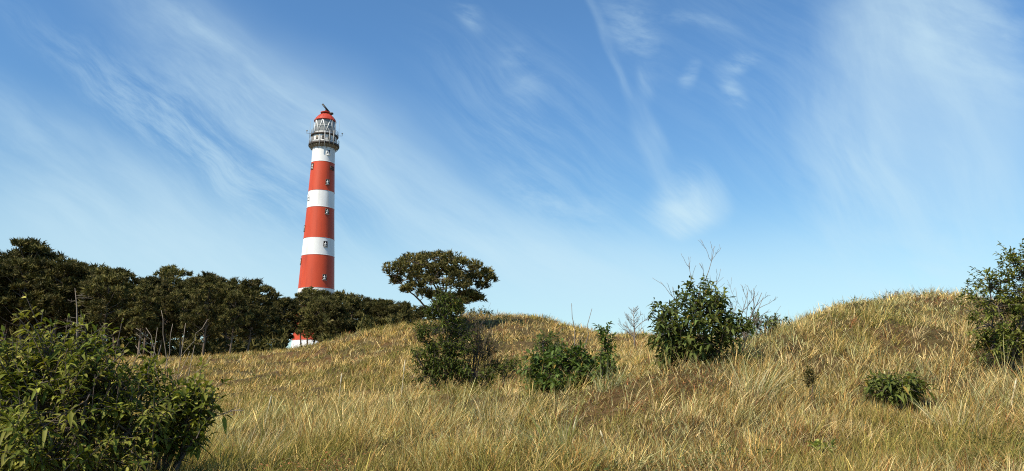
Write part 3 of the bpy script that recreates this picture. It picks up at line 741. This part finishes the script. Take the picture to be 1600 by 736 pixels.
def pine_proto(seed, H, R, cb, npad, lean=.0, flat=.42):
    """mesh pair (trunk, crown) of a wind shaped pine of height H"""
    global rng
    keep = rng; rng = np.random.default_rng(seed)
    tk = MB(); cr = MB()
    bendx = rng.normal(0, .35) + lean; bendy = rng.normal(0, .3)
    tr = lambda t: np.array([bendx * math.sin(t * 2.2), bendy * math.sin(t * 2.6), H * .93 * t])
    tt = np.linspace(0, 1, 9)
    tube(tk, [tr(t) - np.array([0, 0, .3 if t == 0 else 0]) for t in tt], np.interp(tt, [0, .1, 1], [.19, .15, .04]), 7)
    for k in range(npad):
        f = (k + rng.uniform(0, 1)) / npad
        h = cb + (1 - cb) * f ** .85
        shape = math.sqrt(max(.06, 1 - ((h - (cb + (1 - cb) * .38)) / (1 - cb) / .72) ** 2)) if True else 1
        a = k * 2.4 + rng.normal(0, .5)
        ln = R * shape * rng.uniform(.55, 1.1)
        if f > .93: ln *= .2
        p0 = tr(max(.2, h - .10)); c = np.array([p0[0] + math.cos(a) * ln, p0[1] + math.sin(a) * ln, H * h + rng.normal(0, .15)])
        mid = (p0 + c) / 2 + np.array([0, 0, -.15])
        tube(tk, [p0, mid, c], [.06, .04, .015], 4, cap=False)
        pr = rng.uniform(.5, 1.2) * R * .40
        pad(cr, c, np.array([pr, pr, pr * flat]), 26, .46, .55)
        if rng.random() < .45:
            c2 = p0 * .45 + c * .55 + rng.normal(0, .25, 3); pad(cr, c2, np.array([pr, pr, pr * flat]) * .8, 13, .44)
    for k in range(3):       # leading shoots break the outline
        c = tr(1.0) + np.array([rng.normal(0, R * .22), rng.normal(0, R * .22), H * rng.uniform(-.04, .06)])
        pad(cr, c, np.array([.36, .36, .5]) * rng.uniform(.7, 1.2), 12, .42)
    # dead lower snags
    for k in range(7):
        h = rng.uniform(.18, cb + .08); p0 = tr(h); a = rng.uniform(0, 2 * PI); ln = rng.uniform(.5, 1.6)
        e = p0 + np.array([math.cos(a) * ln, math.sin(a) * ln, rng.uniform(-.1, .4)])
        tube(tk, [p0, (p0 + e) / 2 + [0, 0, .06], e], [.03, .022, .008], 4, cap=False)
    rng = keep
    root = empty('pine_tree', (0, 0, 0))
    t = tk.build('trunk', M['pinebark'], root); c = cr.build('crown', M['needle'], root)
    return root, H

def copy_tree(o):
    c = o.copy(); COL.objects.link(c)
    for ch in list(o.children):
        d = ch.copy(); COL.objects.link(d); d.parent = c
    return c

protos = [pine_proto(100 + k, H, R, cb, n) for k, (H, R, cb, n) in enumerate([(10, 2.5, .38, 30), (10, 2.2, .36, 26), (10, 2.8, .36, 32), (8, 2.3, .26, 28), (8, 2.0, .28, 25), (8, 2.5, .24, 30)])]
used = [False] * len(protos)
prof_u = [-120, 0, 20, 38, 52, 62, 90, 120, 150, 175, 200, 225, 250, 275, 300, 330, 355, 380, 400, 412, 430, 450, 480, 510, 540, 570, 600, 630, 660]
prof_v = [392, 394, 388, 380, 388, 402, 396, 402, 412, 416, 424, 426, 424, 418, 420, 420, 424, 436, 452, 466, 462, 455, 452, 456, 458, 460, 462, 468, 476]
def put_pine(u, Y, dtop, label, kinds):
    k = kinds[int(rng.integers(len(kinds)))]
    root, H = protos[k]
    o = copy_tree(root) if used[k] else root
    used[k] = True
    b = gp(u, Y, 540)
    vt = np.interp(u, prof_u, prof_v) + dtop + 5
    h = float(ts(u, vt)[1]) * Y + EYE - b[2]
    s = h / H
    w = s * rng.uniform(.82, 1.08)
    o.location = b; o.rotation_euler = (0, 0, rng.uniform(0, 2 * PI)); o.scale = (w, w, s)
    o['label'] = label; o['category'] = 'tree'; o['group'] = 'pines of the wood beyond the left dune'
    return o
EDGE = 'pine showing its bare lower trunk along the front edge of the dense wood'
DEEP = 'pine deep in the dense wood, only its crown showing over the front row'
u = -70
while u < 408:      # front row
    put_pine(u + rng.normal(0, 4), rng.uniform(66, 73), rng.uniform(6, 38), EDGE, (0, 1, 2)); u += rng.uniform(25, 38)
u = -90
while u < 402:      # second row carries the skyline
    put_pine(u + rng.normal(0, 4), rng.uniform(77, 84), rng.uniform(-6, 14), DEEP, (0, 1, 2)); u += rng.uniform(25, 37)
u = -90
while u < 395:
    put_pine(u + rng.normal(0, 4), rng.uniform(88, 97), rng.uniform(8, 34), DEEP, (0, 1, 2)); u += rng.uniform(24, 36)
u = -100
while u < 390:
    put_pine(u + rng.normal(0, 4), rng.uniform(104, 122), rng.uniform(14, 50), DEEP, (3, 5)); u += rng.uniform(24, 34)
put_pine(38, 76, -7, 'tallest pine rising above the rest of the wood near its left end', (1,))
LOW = 'lower pine in the row at the foot of the red and white lighthouse'
BACK = 'lower pine half hidden behind the row at the foot of the lighthouse'
u = 414
while u < 660:
    if not 450 < u < 488:
        put_pine(u + rng.normal(0, 3), rng.uniform(92, 99), rng.uniform(2, 14), LOW, (3, 4, 5))
    u += rng.uniform(17, 25)
u = 420
while u < 655:
    put_pine(u + rng.normal(0, 3), rng.uniform(104, 114), rng.uniform(0, 12) if not 440 < u < 535 else rng.uniform(-6, 0), BACK, (3, 4, 5) if not 440 < u < 520 else (0, 1)) if not 452 < u < 476 else None; u += rng.uniform(17, 25)

put_pine(472, 101, 2, 'low pine covering the left half of the lighthouse foot, red paint showing below it', (1,))
put_pine(489, 95, 10, LOW, (5,)); put_pine(505, 97, 7, LOW, (3,))
# pale dead trunk at the edge of the wood
Y = 62
b = gp(122, Y, 540)
dt = empty('dead_pine', b, 'bare pale dead pine trunk with short side branches in front of the wood', 'tree')
bm = MB(); top = P(117, 450, Y) - b
tube(bm, [np.array([0, 0, -.2]), top * .4 + [.1, 0, 0], top * .75 + [.12, 0, 0], top], [.08, .065, .045, .015], 7)
for k in range(16):
    t = rng.uniform(.35, .97); a = rng.choice([0, PI]) + rng.normal(0, .5); p = top * t + [.08, 0, 0]
    bare_branch(bm, p, p + np.array([math.cos(a), math.sin(a) * .6, rng.uniform(-.1, .35)]) * rng.uniform(.5, 1.4), .022, 2, 3)
bm.build('trunk', M['deadwood'], dt)
# shrub tops behind the crest right of the lone pine
Y = 45
b = gp(755, Y, 500)
shrub('crest_shrub', 'dark low shrub top peeping over the crest right of the lone pine', 'shrub', b,
      [ell(752, 490, 20, 6, Y), ell(738, 491, 9, 6, Y)], 60, .16, 10, .3, 4, [np.array([.035, .05, .018])], 1.0)

# understorey of the wood
un = MB()
n = 5200
uu = rng.uniform(-90, 640, n); yy = rng.uniform(74, 122, n)
tt_ = ts(uu, 540)[0]; xx = tt_ * yy
k = (fbm(xx / 4, yy / 4, 201, 2) > .36) & ~((uu > 448) & (uu < 500))
xx, yy = xx[k], yy[k]; hz = ground(xx, yy) + rng.uniform(0, 1, len(xx)) ** 1.3 * np.where(yy > 88, 4.2, 1.6)
needle_clumps(un, np.stack([xx, yy, hz], -1), np.array([0, 0, 1.0]) + rng.normal(0, .5, (len(xx), 3)), np.full(len(xx), .75), 12, .3)
uo = un.build('undergrowth', M['needle']); uo['kind'] = 'stuff'; uo['label'] = 'dark undergrowth on the floor of the pine wood'

# ------------------------------------------------------------------ lighthouse
LY_ = 165.0
cx = float(ts(494.5, 447)[0]) * LY_
zv = lambda v: float(ts(500, v)[1]) * LY_ + EYE
def rpx(w, v): return w / 2 / ppm(v, LY_)
gz = float(ground(cx, LY_, False))
lh = empty('lighthouse', (cx, LY_, gz), 'tall red and white banded lighthouse with red domed lantern beyond the pines', 'lighthouse')
rad_v = lambda v: np.interp(v, [232, 250, 296, 321, 369, 396, 447, 475, 530, 560], [rpx(34.5, 232), rpx(35.5, 250), rpx(40, 296), rpx(42, 321), rpx(47, 369), rpx(50, 396), rpx(55, 447), rpx(58, 475), rpx(65, 530), rpx(71, 560)])
def zz(v, r=None):
    if r is None: r = float(rad_v(v))
    return float(ts(500, v)[1]) * (LY_ - r) + EYE - gz
WH, RD = 0, 1
bands = [(560, WH), (530, RD), (475, WH), (448, RD), (396.5, WH), (369.5, RD), (321.5, WH), (295.5, RD), (250.5, WH), (226, WH)]
prof, ms = [], []
for i_ in range(len(bands) - 1):
    v0, m = bands[i_]; v1 = bands[i_ + 1][0]
    for q in np.linspace(v0, v1, 4)[:-1]:
        prof.append((float(rad_v(q)), zz(q))); ms.append(m)
        if q == v0 and i_ > 0:      # plate seam: a 3 cm flange ring at every band edge
            pass
prof.append((float(rad_v(226)), zz(226)))
prof[0] = (prof[0][0], -1.0)
mb = MB(); lathe(mb, prof, 64, ms); mb.build('tower', [M['tower_white'], M['tower_red']], lh, smooth=True)
# seam flanges between the cast iron rings
for i_, (v, m) in enumerate(bands[1:-1]):
    f = MB(); r = float(rad_v(v)); z = zz(v)
    lathe(f, [(r - .02, z - .10), (r + .05, z - .09), (r + .05, z - .01), (r - .02, z)], 64)
    f.build('flange', M['red' if m == RD else 'white'] if v > 240 else M['white'], lh, smooth=False)

# direction from the tower to the camera
toc = math.atan2(-LY_, -cx)
def window(uoff, v, w=.95, h=1.25, style=0):
    r = float(rad_v(v)); z = zz(v)
    # local frame at the wall; uoff in radians to the right as seen from the camera
    a = toc + uoff
    nrm = np.array([math.cos(a), math.sin(a), 0]); sd = np.array([-math.sin(a), math.cos(a), 0]); up = np.array([0, 0, 1.0])
    R = np.stack([sd, nrm, up], 1)
    c = nrm * (r - .02) + up * z
    fr = MB()
    for s in (-1, 1):
        box(fr, c + sd * s * (w / 2 - .06) + nrm * .06, (.13, .16, h), R)
        box(fr, c + up * s * (h / 2 - .06) + nrm * .06, (w - .26, .155, .13), R)
    o = fr.build('window', M['dark'] if style == 0 else M['white'], lh)
    pn = MB(); box(pn, c, (w - .2, .12, h - .2), R); pn.build('pane', M['pane'], o)
    sh = MB()
    box(sh, c + nrm * .10 + up * (-.02), (.10, .08, h - .30), R); box(sh, c + nrm * .105 + up * .02, (w - .32, .06, .13), R)
    box(sh, c + nrm * .10 - up * (h * .28), (w * .55, .05, .26), R)
    sh.build('sash', M['white'], o)
    sl = MB(); box(sl, c + nrm * .08 - up * (h / 2 + .06), (w + .1, .24, .11), R); sl.build('sill', M['white'] if style else M['grey'], o)
def wa(u, v):
    uc = 494.5 + (447 - v) * 11.5 / 215
    off = (u - uc) / (float(rad_v(v)) * ppm(v, LY_))
    return math.asin(max(-.985, min(.985, off)))
for (u, v) in ((511.5, 283), (510.5, 329), (508, 380), (506.5, 432)): window(wa(u, v), v)
for (u, v, s) in ((489, 258, 0), (483.5, 306, 1), (477, 354, 0), (471.5, 406, 0)): window(wa(u, v), v, .9, 1.3, s)
window(wa(513, 236), 236.5, .9, 1.3, 1)
# dark hatch grille on the right of the top red band
a = toc + wa(518, 260); nrm = np.array([math.cos(a), math.sin(a), 0]); sd = np.array([-math.sin(a), math.cos(a), 0]); R = np.stack([sd, nrm, [0, 0, 1]], 1)
hb = MB()
for k in range(3): box(hb, nrm * (float(rad_v(260)) + .06) + [0, 0, zz(260) - .42 + .42 * k], (1.35, .16, .10), R)
for k in range(4): box(hb, nrm * (float(rad_v(260)) + .06) + sd * (-.6 + .4 * k) + [0, 0, zz(260)], (.08, .14, .9), R)
hb.build('grille', M['dark'], lh)

# gallery
rg = rpx(47, 225); zg = zz(219.8, rg); rt = float(rad_v(231))
gb = MB(); lathe(gb, [(rt, zg - .42), (rg - .12, zg - .38), (rg, zg - .36), (rg, zg + .10), (rt, zg + .12)], 48)
gal = gb.build('gallery', M['dark'], lh)
un_ = MB(); lathe(un_, [(rt - .01, zg - 1.0), (rt + .12, zg - .9), (rt + .5, zg - .68), (rg - .3, zg - .40)], 48)
un_.build('gallery_cove', M['brace'], gal, smooth=True)
for k in range(16):
    a = k * 2 * PI / 16 + .1
    br = MB(); d = np.array([math.cos(a), math.sin(a), 0])
    tube(br, [d * (rt + .05) + [0, 0, zg - 1.3], d * (rt + .55) + [0, 0, zg - .82], d * (rg - .15) + [0, 0, zg - .42]], .07, 5)
    br.build('bracket', M['brace'], gal)
def ring(mb, r, z, rr, n=40):
    th = np.linspace(0, 2 * PI, n + 1); tube(mb, np.stack([r * np.cos(th), r * np.sin(th), np.full(n + 1, z)], -1), rr, 5, cap=False)
def railing(r, z, h, nposts, parent):
    rl = MB()
    for f in (.35, .68, 1.0): ring(rl, r, z + h * f, .035)
    for k in range(nposts):
        a = k * 2 * PI / nposts; tube(rl, [[r * math.cos(a), r * math.sin(a), z], [r * math.cos(a), r * math.sin(a), z + h]], .04, 5)
    rl.build('railing', M['rail'], parent)
railing(rg - .1, zg + .06, 1.15, 20, gal)
# watch room drum between the galleries
r1 = rpx(37, 215); zu = zz(205.8, rpx(42, 208))
wr = MB(); lathe(wr, [(r1, zg + .05), (r1, zu - .2)], 40); w_o = wr.build('watch_room', M['white'], lh, smooth=True)
for k in range(12):
    a = k * 2 * PI / 12 + .15; d = np.array([math.cos(a), math.sin(a), 0]); R = np.stack([[-math.sin(a), math.cos(a), 0], d, [0, 0, 1]], 1)
    hw = MB(); box(hw, d * (r1 - .02) + [0, 0, (zg + zu) / 2 + .1], (.62, .12, 1.0), R); hw.build('porthole', M['dark' if k % 2 else 'brace'], w_o)
# upper gallery
r2 = rpx(42, 208)
ub = MB(); lathe(ub, [(r1 - .05, zu - .4), (r2 - .1, zu - .3), (r2, zu - .26), (r2, zu + .04), (r1 - .1, zu + .06)], 48); ug = ub.build('upper_gallery', M['dark'], lh)
railing(r2 - .08, zu, 1.05, 18, ug)
# white vertical pipes fixed to the gallery
for (off, za, zb) in ((-.30, 236.5, 212), (.02, 239, 206), (.33, 222, 204), (.62, 226, 203), (-.95, 225, 214)):
    a = toc + off; d = np.array([math.cos(a), math.sin(a), 0]) * (rg + .06)
    vp = MB(); tube(vp, [d + [0, 0, zz(za) if False else zg - .5 - (.9 if za > 230 else 0)], d + [0, 0, zz(zb)]], .10, 8); vp.build('mast', M['rail'], gal)
# lantern
rl_ = rpx(31, 196); zl0 = zu + .02; zl1 = zz(184.3, rpx(33, 187))
lb = MB(); lathe(lb, [(rl_ + .04, zl0), (rl_ + .04, zl0 + .55)], 32); lan = lb.build('lantern', M['white'], lh)
gl = MB(); lathe(gl, [(rl_ - .06, zl0 + .5), (rl_ - .06, zl1)], 32); gl.build('glazing', M['curtain'], lan, smooth=True)
nb_ = 8
ab = MB()
for k in range(nb_):
    a0 = k * 2 * PI / nb_; a1 = a0 + PI / nb_; a2 = a0 + 2 * PI / nb_
    q = lambda a, z: np.array([rl_ * math.cos(a), rl_ * math.sin(a), z])
    tube(ab, [q(a0, zl1), q(a1, zl0 + .5)], .11, 5); tube(ab, [q(a1, zl0 + .5), q(a2, zl1)], .11, 5)
ring(ab, rl_, (zl0 + zl1) / 2 + .2, .04)
ab.build('astragals', M['white'], lan)
# dome
zd = zz(176.6, 1.5); rd = rpx(33, 187)
dm = MB(); hh = zd - zl1
DP = [(1, 0), (.97, .1), (.90, .3), (.80, .5), (.69, .7), (.55, .88), (.44, 1.0)]
pr = [(rl_, zl1 - .12), (rd + .06, zl1 - .08), (rd + .06, zl1 + .08)] + [(rd * a_, zl1 + .1 + hh * b_) for a_, b_ in DP]
lathe(dm, pr, 40); dome = dm.build('roof', M['dome'], lh, smooth=True)
for k in range(nb_ * 2):
    a = k * PI / nb_; rb = MB()
    tube(rb, [[(rd * a_ + .02) * math.cos(a), (rd * a_ + .02) * math.sin(a), zl1 + .1 + hh * b_] for a_, b_ in DP], .035, 4)
    rb.build('rib', M['dome'], dome)
zc = zl1 + .1 + hh
vc = MB(); lathe(vc, [(.55, zc - .2), (.55, zc + .38), (1.18, zc + .40), (1.2, zc + .56), (.8, zc + .68), (.42, zc + .8), (.28, zc + .98), (0.01, zc + 1.03)], 32); vc.build('ventilator', M['dome'], dome)
sv = MB(); e = np.array([math.cos(toc + 1.0), math.sin(toc + 1.0), 0]) * 1.55
lathe(sv, [(.12, zc - 1.0), (.12, zc - .02), (.46, zc), (.46, zc + .3), (.05, zc + .4)], 14, cx=e[0], cy=e[1]); sv.build('vent_pipe', M['dark'], dome)
# radar scanner bar on top, tilted as seen from below
rdr = MB(); zr = zc + .95
tube(rdr, [[0, 0, zr - .1], [0, 0, zr + .35]], .22, 8)
sdx = np.array([-math.sin(toc), math.cos(toc), 0]); fw = np.array([math.cos(toc), math.sin(toc), 0])
ax = norm(sdx * .62 - fw * 1.0 + [0, 0, -.02]); R = np.stack([ax, np.cross([0, 0, 1.0], ax), [0, 0, 1]], 1)
scan = rdr.build('radar_antenna', M['black'], lh)
sb = MB(); p0 = np.array([0, 0, zr + .45]); 
bd = norm(sdx * (515 - 504.5) + np.array([0, 0, 1.0]) * (-(171.5 - 160)) - fw * 1.5)
R = np.stack([bd, norm(np.cross([0, 0, 1.0], bd)), np.cross(bd, norm(np.cross([0, 0, 1.0], bd)))], 1)
box(sb, p0 + [0, 0, .25], (2.6, .3, .34), R); sb.build('scanner_bar', M['black'], scan)
# whip aerials and side arms
for (off, r, z0, z1) in ((-.95, r2, 208, 190), (-.75, r2, 208, 184), (.85, r2, 206, 187), (1.15, rg, 212, 183), (.55, r2, 206, 187), (-1.25, rg, 214, 188)):
    a = toc + off; d = np.array([math.cos(a), math.sin(a), 0]) * r
    wh = MB(); tube(wh, [d + [0, 0, zz(z0)], d + [0, 0, zz(z1)]], [.05, .03], 5); wh.build('whip_aerial', M['rail'], lan)
for s, v in ((-1, 208), (1, 208)):
    a = toc + s * 1.35; d = np.array([math.cos(a), math.sin(a), 0])
    arm = MB(); e = d * (r2 + .95); tube(arm, [d * r2 + [0, 0, zu + .15], e + [0, 0, zu + .1]], .05, 5); tube(arm, [e + [0, 0, zu + .05], e + [0, 0, zu + .65]], .05, 5)
    box(arm, e + [0, 0, zu + .7], (.28, .28, .2)); arm.build('side_arm', M['grey'], ug)

# ------------------------------------------------------------------ sky
SUN_EL = math.radians(46); SUN_AZ = math.radians(-138)     # azimuth measured from +Y towards +X
sun_dir = np.array([math.sin(SUN_AZ) * math.cos(SUN_EL), math.cos(SUN_AZ) * math.cos(SUN_EL), math.sin(SUN_EL)])
W = bpy.data.worlds.new('World'); SC.world = W; W.use_nodes = True
nt = W.node_tree; nt.nodes.clear(); N = nt.nodes.new; L = nt.links.new
out = N('ShaderNodeOutputWorld'); bg = N('ShaderNodeBackground'); bg.inputs['Strength'].default_value = .11
L(bg.outputs['Background'], out.inputs['Surface'])
sky = N('ShaderNodeTexSky'); sky.sky_type = 'NISHITA'; sky.sun_disc = False
sky.sun_elevation = SUN_EL; sky.sun_rotation = SUN_AZ; sky.air_density = 1.0; sky.dust_density = .4; sky.ozone_density = 2.5
tc = N('ShaderNodeTexCoord'); sep = N('ShaderNodeSeparateXYZ'); L(tc.outputs['Generated'], sep.inputs[0])
def math_(op, a, b=None, clamp=False):
    n = N('ShaderNodeMath'); n.operation = op; n.use_clamp = clamp
    for k, q in enumerate((a, b)):
        if q is None: continue
        if isinstance(q, (int, float)): n.inputs[k].default_value = q
        else: L(q, n.inputs[k])
    return n.outputs[0]
yy_ = math_('MAXIMUM', sep.outputs['Y'], .05)
tt_n = math_('DIVIDE', sep.outputs['X'], yy_); ss_n = math_('DIVIDE', sep.outputs['Z'], yy_)
comb = N('ShaderNodeCombineXYZ'); L(tt_n, comb.inputs[0]); L(ss_n, comb.inputs[1])
COORD = comb.outputs[0]
# slow warp so cirrus fibres curve
wn = N('ShaderNodeTexNoise'); wn.inputs['Scale'].default_value = 2.2; wn.inputs['Detail'].default_value = 3; L(COORD, wn.inputs['Vector'])
wv = N('ShaderNodeVectorMath'); wv.operation = 'SUBTRACT'; L(wn.outputs['Color'], wv.inputs[0]); wv.inputs[1].default_value = (.5, .5, .5)
ws = N('ShaderNodeVectorMath'); ws.operation = 'SCALE'; ws.inputs['Scale'].default_value = .16; L(wv.outputs[0], ws.inputs[0])
wa_ = N('ShaderNodeVectorMath'); wa_.operation = 'ADD'; L(COORD, wa_.inputs[0]); L(ws.outputs[0], wa_.inputs[1])
WARP = wa_.outputs[0]
def fibre(angle, sx, sy, scale, lo, hi, detail=8, rough=.62, src=None):
    mp = N('ShaderNodeMapping'); mp.vector_type = 'POINT'; mp.inputs['Rotation'].default_value = (0, 0, angle); mp.inputs['Scale'].default_value = (1, 1, 1)
    L(src or WARP, mp.inputs['Vector'])
    m2 = N('ShaderNodeMapping'); m2.inputs['Scale'].default_value = (sx, sy, 1); L(mp.outputs[0], m2.inputs['Vector'])
    no = N('ShaderNodeTexNoise'); no.inputs['Scale'].default_value = scale; no.inputs['Detail'].default_value = detail; no.inputs['Roughness'].default_value = rough
    L(m2.outputs[0], no.inputs['Vector'])
    r = N('ShaderNodeMapRange'); r.interpolation_type = 'SMOOTHSTEP'; r.inputs['From Min'].default_value = lo; r.inputs['From Max'].default_value = hi
    L(no.outputs['Fac'], r.inputs['Value']); return r.outputs['Result']
FA = fibre(math.radians(33), 1.0, 5.0, 2.0, .22, .74)      # streaks falling to the right (left half of the sky)
FB = fibre(math.radians(68), 1.0, 4.0, 3.2, .28, .76)      # steeper fibres (right half)
FC = fibre(math.radians(15), 1.2, 3.0, 6.0, .36, .70)      # fine wisps
FD = fibre(math.radians(38), 1.0, 7.0, 5.0, .34, .72, 10, .7)      # fine combed fibres
def blob(u, v, ru, rv, ang, amp, fib, src=None, soft=1.0, lo=0.0):
    """soft oriented patch centred on the direction of photo pixel (u, v)"""
    t, s = ts(u, v)
    mp = N('ShaderNodeMapping'); mp.vector_type = 'TEXTURE'
    mp.inputs['Location'].default_value = (float(t), float(s), 0); mp.inputs['Rotation'].default_value = (0, 0, -math.radians(ang)); mp.inputs['Scale'].default_value = (ru / F, rv / F, 1)
    L(src or COORD, mp.inputs['Vector'])
    ln = N('ShaderNodeVectorMath'); ln.operation = 'LENGTH'; L(mp.outputs[0], ln.inputs[0])
    r = N('ShaderNodeMapRange'); r.interpolation_type = 'SMOOTHERSTEP'
    r.inputs['From Min'].default_value = soft; r.inputs['From Max'].default_value = lo; r.inputs['To Min'].default_value = 0; r.inputs['To Max'].default_value = amp
    L(ln.outputs['Value'], r.inputs['Value'])
    return math_('MULTIPLY', r.outputs['Result'], fib) if fib is not None else r.outputs['Result']
terms = [
    blob(330, 100, 480, 95, 33, .50, FA, WARP), blob(640, 300, 420, 110, 36, .50, FA, WARP), blob(380, 120, 330, 24, 34, .28, FA, WARP), blob(300, 60, 330, 14, 36, .22, FA, WARP),
    blob(540, 230, 600, 170, 34, .24, None, WARP), blob(250, 180, 520, 60, 34, .30, FD, WARP), blob(420, 260, 520, 190, 34, .40, FD, WARP), blob(1250, 180, 560, 330, 60, .10, FD, WARP), blob(850, 250, 420, 220, 50, .20, FD, WARP),
    blob(170, 330, 520, 150, 24, .60, FA), blob(60, 200, 320, 90, 30, .35, FA), blob(90, 420, 680, 220, 6, .52, None), blob(300, 330, 560, 120, 28, .24, None, WARP),
    blob(500, 430, 560, 110, 4, .30, FA), blob(880, 400, 380, 90, 12, .40, FA), blob(760, 360, 420, 90, 30, .25, FA),
    blob(955, 70, 190, 16, 72, .36, FB, WARP), blob(1012, 180, 140, 16, 62, .26, FB, WARP), blob(1020, 135, 62, 26, 100, .50, FB, WARP), blob(1000, 50, 150, 75, 60, .36, FC, WARP),
    blob(1052, 298, 80, 52, 140, .55, FC, WARP), blob(1092, 300, 62, 42, 165, .55, FB, WARP), blob(1072, 330, 60, 34, 150, .50, FD, WARP), blob(1062, 308, 110, 66, 150, .45, FD, WARP), blob(1072, 316, 84, 52, 155, .34, None, WARP, lo=.2), blob(1020, 240, 120, 34, 75, .3, FB, WARP),
    blob(1085, 125, 44, 20, 120, .40, FC, WARP), blob(1165, 105, 70, 28, 150, .50, FC, WARP), blob(1150, 158, 56, 30, 60, .50, FC, WARP),
    blob(1400, 150, 340, 250, 80, .44, FB, WARP), blob(1455, 130, 400, 230, 78, .40, None, WARP, lo=.3), blob(1500, 70, 320, 200, 20, .36, FC, WARP), blob(1330, 320, 220, 190, 90, .28, FB, WARP),
    blob(725, 40, 60, 40, 60, .36, FC, WARP), blob(815, 120, 95, 60, 50, .26, FC, WARP), blob(840, 310, 150, 60, 30, .40, FC, WARP), blob(930, 325, 55, 60, 60, .32, FC, WARP),
    blob(1100, 40, 120, 30, 10, .25, FC, WARP), blob(1250, 480, 950, 210, 0, .46, None), blob(1500, 330, 420, 160, 20, .30, FB, WARP), blob(1600, 420, 560, 170, 0, .3, FC), blob(700, 470, 800, 190, 0, .36, None),
]
acc = None
for q in terms:       # screen blend keeps overlaps from burning out
    if acc is None: acc = q
    else: acc = math_('SUBTRACT', math_('ADD', acc, q), math_('MULTIPLY', acc, q))
front = N('ShaderNodeMapRange'); front.inputs['From Min'].default_value = .1; front.inputs['From Max'].default_value = .4; L(sep.outputs['Y'], front.inputs['Value'])
acc = math_('MULTIPLY', acc, front.outputs['Result'], True)
mixn = N('ShaderNodeMix'); mixn.data_type = 'RGBA'; L(acc, mixn.inputs['Factor'])
SKYC = N('ShaderNodeVectorMath'); SKYC.operation = 'MULTIPLY'; SKYC.inputs[1].default_value = (.73, 1.11, 1.19)
L(sky.outputs['Color'], SKYC.inputs[0])
el_ = N('ShaderNodeMapRange'); el_.interpolation_type = 'SMOOTHSTEP'; el_.inputs['From Min'].default_value = .06; el_.inputs['From Max'].default_value = .46; L(sep.outputs['Z'], el_.inputs['Value'])
tm = N('ShaderNodeMix'); tm.data_type = 'RGBA'; L(el_.outputs['Result'], tm.inputs['Factor'])
tm.inputs['A'].default_value = (.80, 1.02, .98, 1); tm.inputs['B'].default_value = (.72, 1.06, 1.24, 1); L(tm.outputs['Result'], SKYC.inputs[1])
L(SKYC.outputs[0], mixn.inputs['A']); mixn.inputs['B'].default_value = (4.5, 6.0, 6.75, 1)
L(mixn.outputs['Result'], bg.inputs['Color'])

sun = bpy.data.lights.new('sun', 'SUN'); sun.energy = 4.6; sun.angle = math.radians(.53); sun.color = (1, .90, .74)
so = bpy.data.objects.new('sun', sun); COL.objects.link(so)
so.rotation_euler = Vector([float(q) for q in sun_dir]).to_track_quat('Z', 'Y').to_euler()

# ------------------------------------------------------------------ camera
cam = bpy.data.cameras.new('camera'); co = bpy.data.objects.new('camera', cam); COL.objects.link(co)
co.location = (0, 0, EYE); co.rotation_euler = (PI / 2 + PITCH, 0, 0)
cam.sensor_fit = 'HORIZONTAL'; cam.sensor_width = 36; cam.lens = F / 1600 * 36; cam.clip_start = .05; cam.clip_end = 12000
SC.camera = co
SC.view_settings.view_transform = 'Standard'; SC.view_settings.look = 'None'; SC.view_settings.exposure = .35; SC.view_settings.gamma = 1
SC.cycles.max_bounces = 6; SC.cycles.diffuse_bounces = 3; SC.cycles.glossy_bounces = 2; SC.cycles.transmission_bounces = 4; SC.cycles.transparent_max_bounces = 4
SC.cycles.use_denoising = False
SC.cycles.pixel_filter_type = 'BLACKMAN_HARRIS'; SC.cycles.filter_width = 1.1
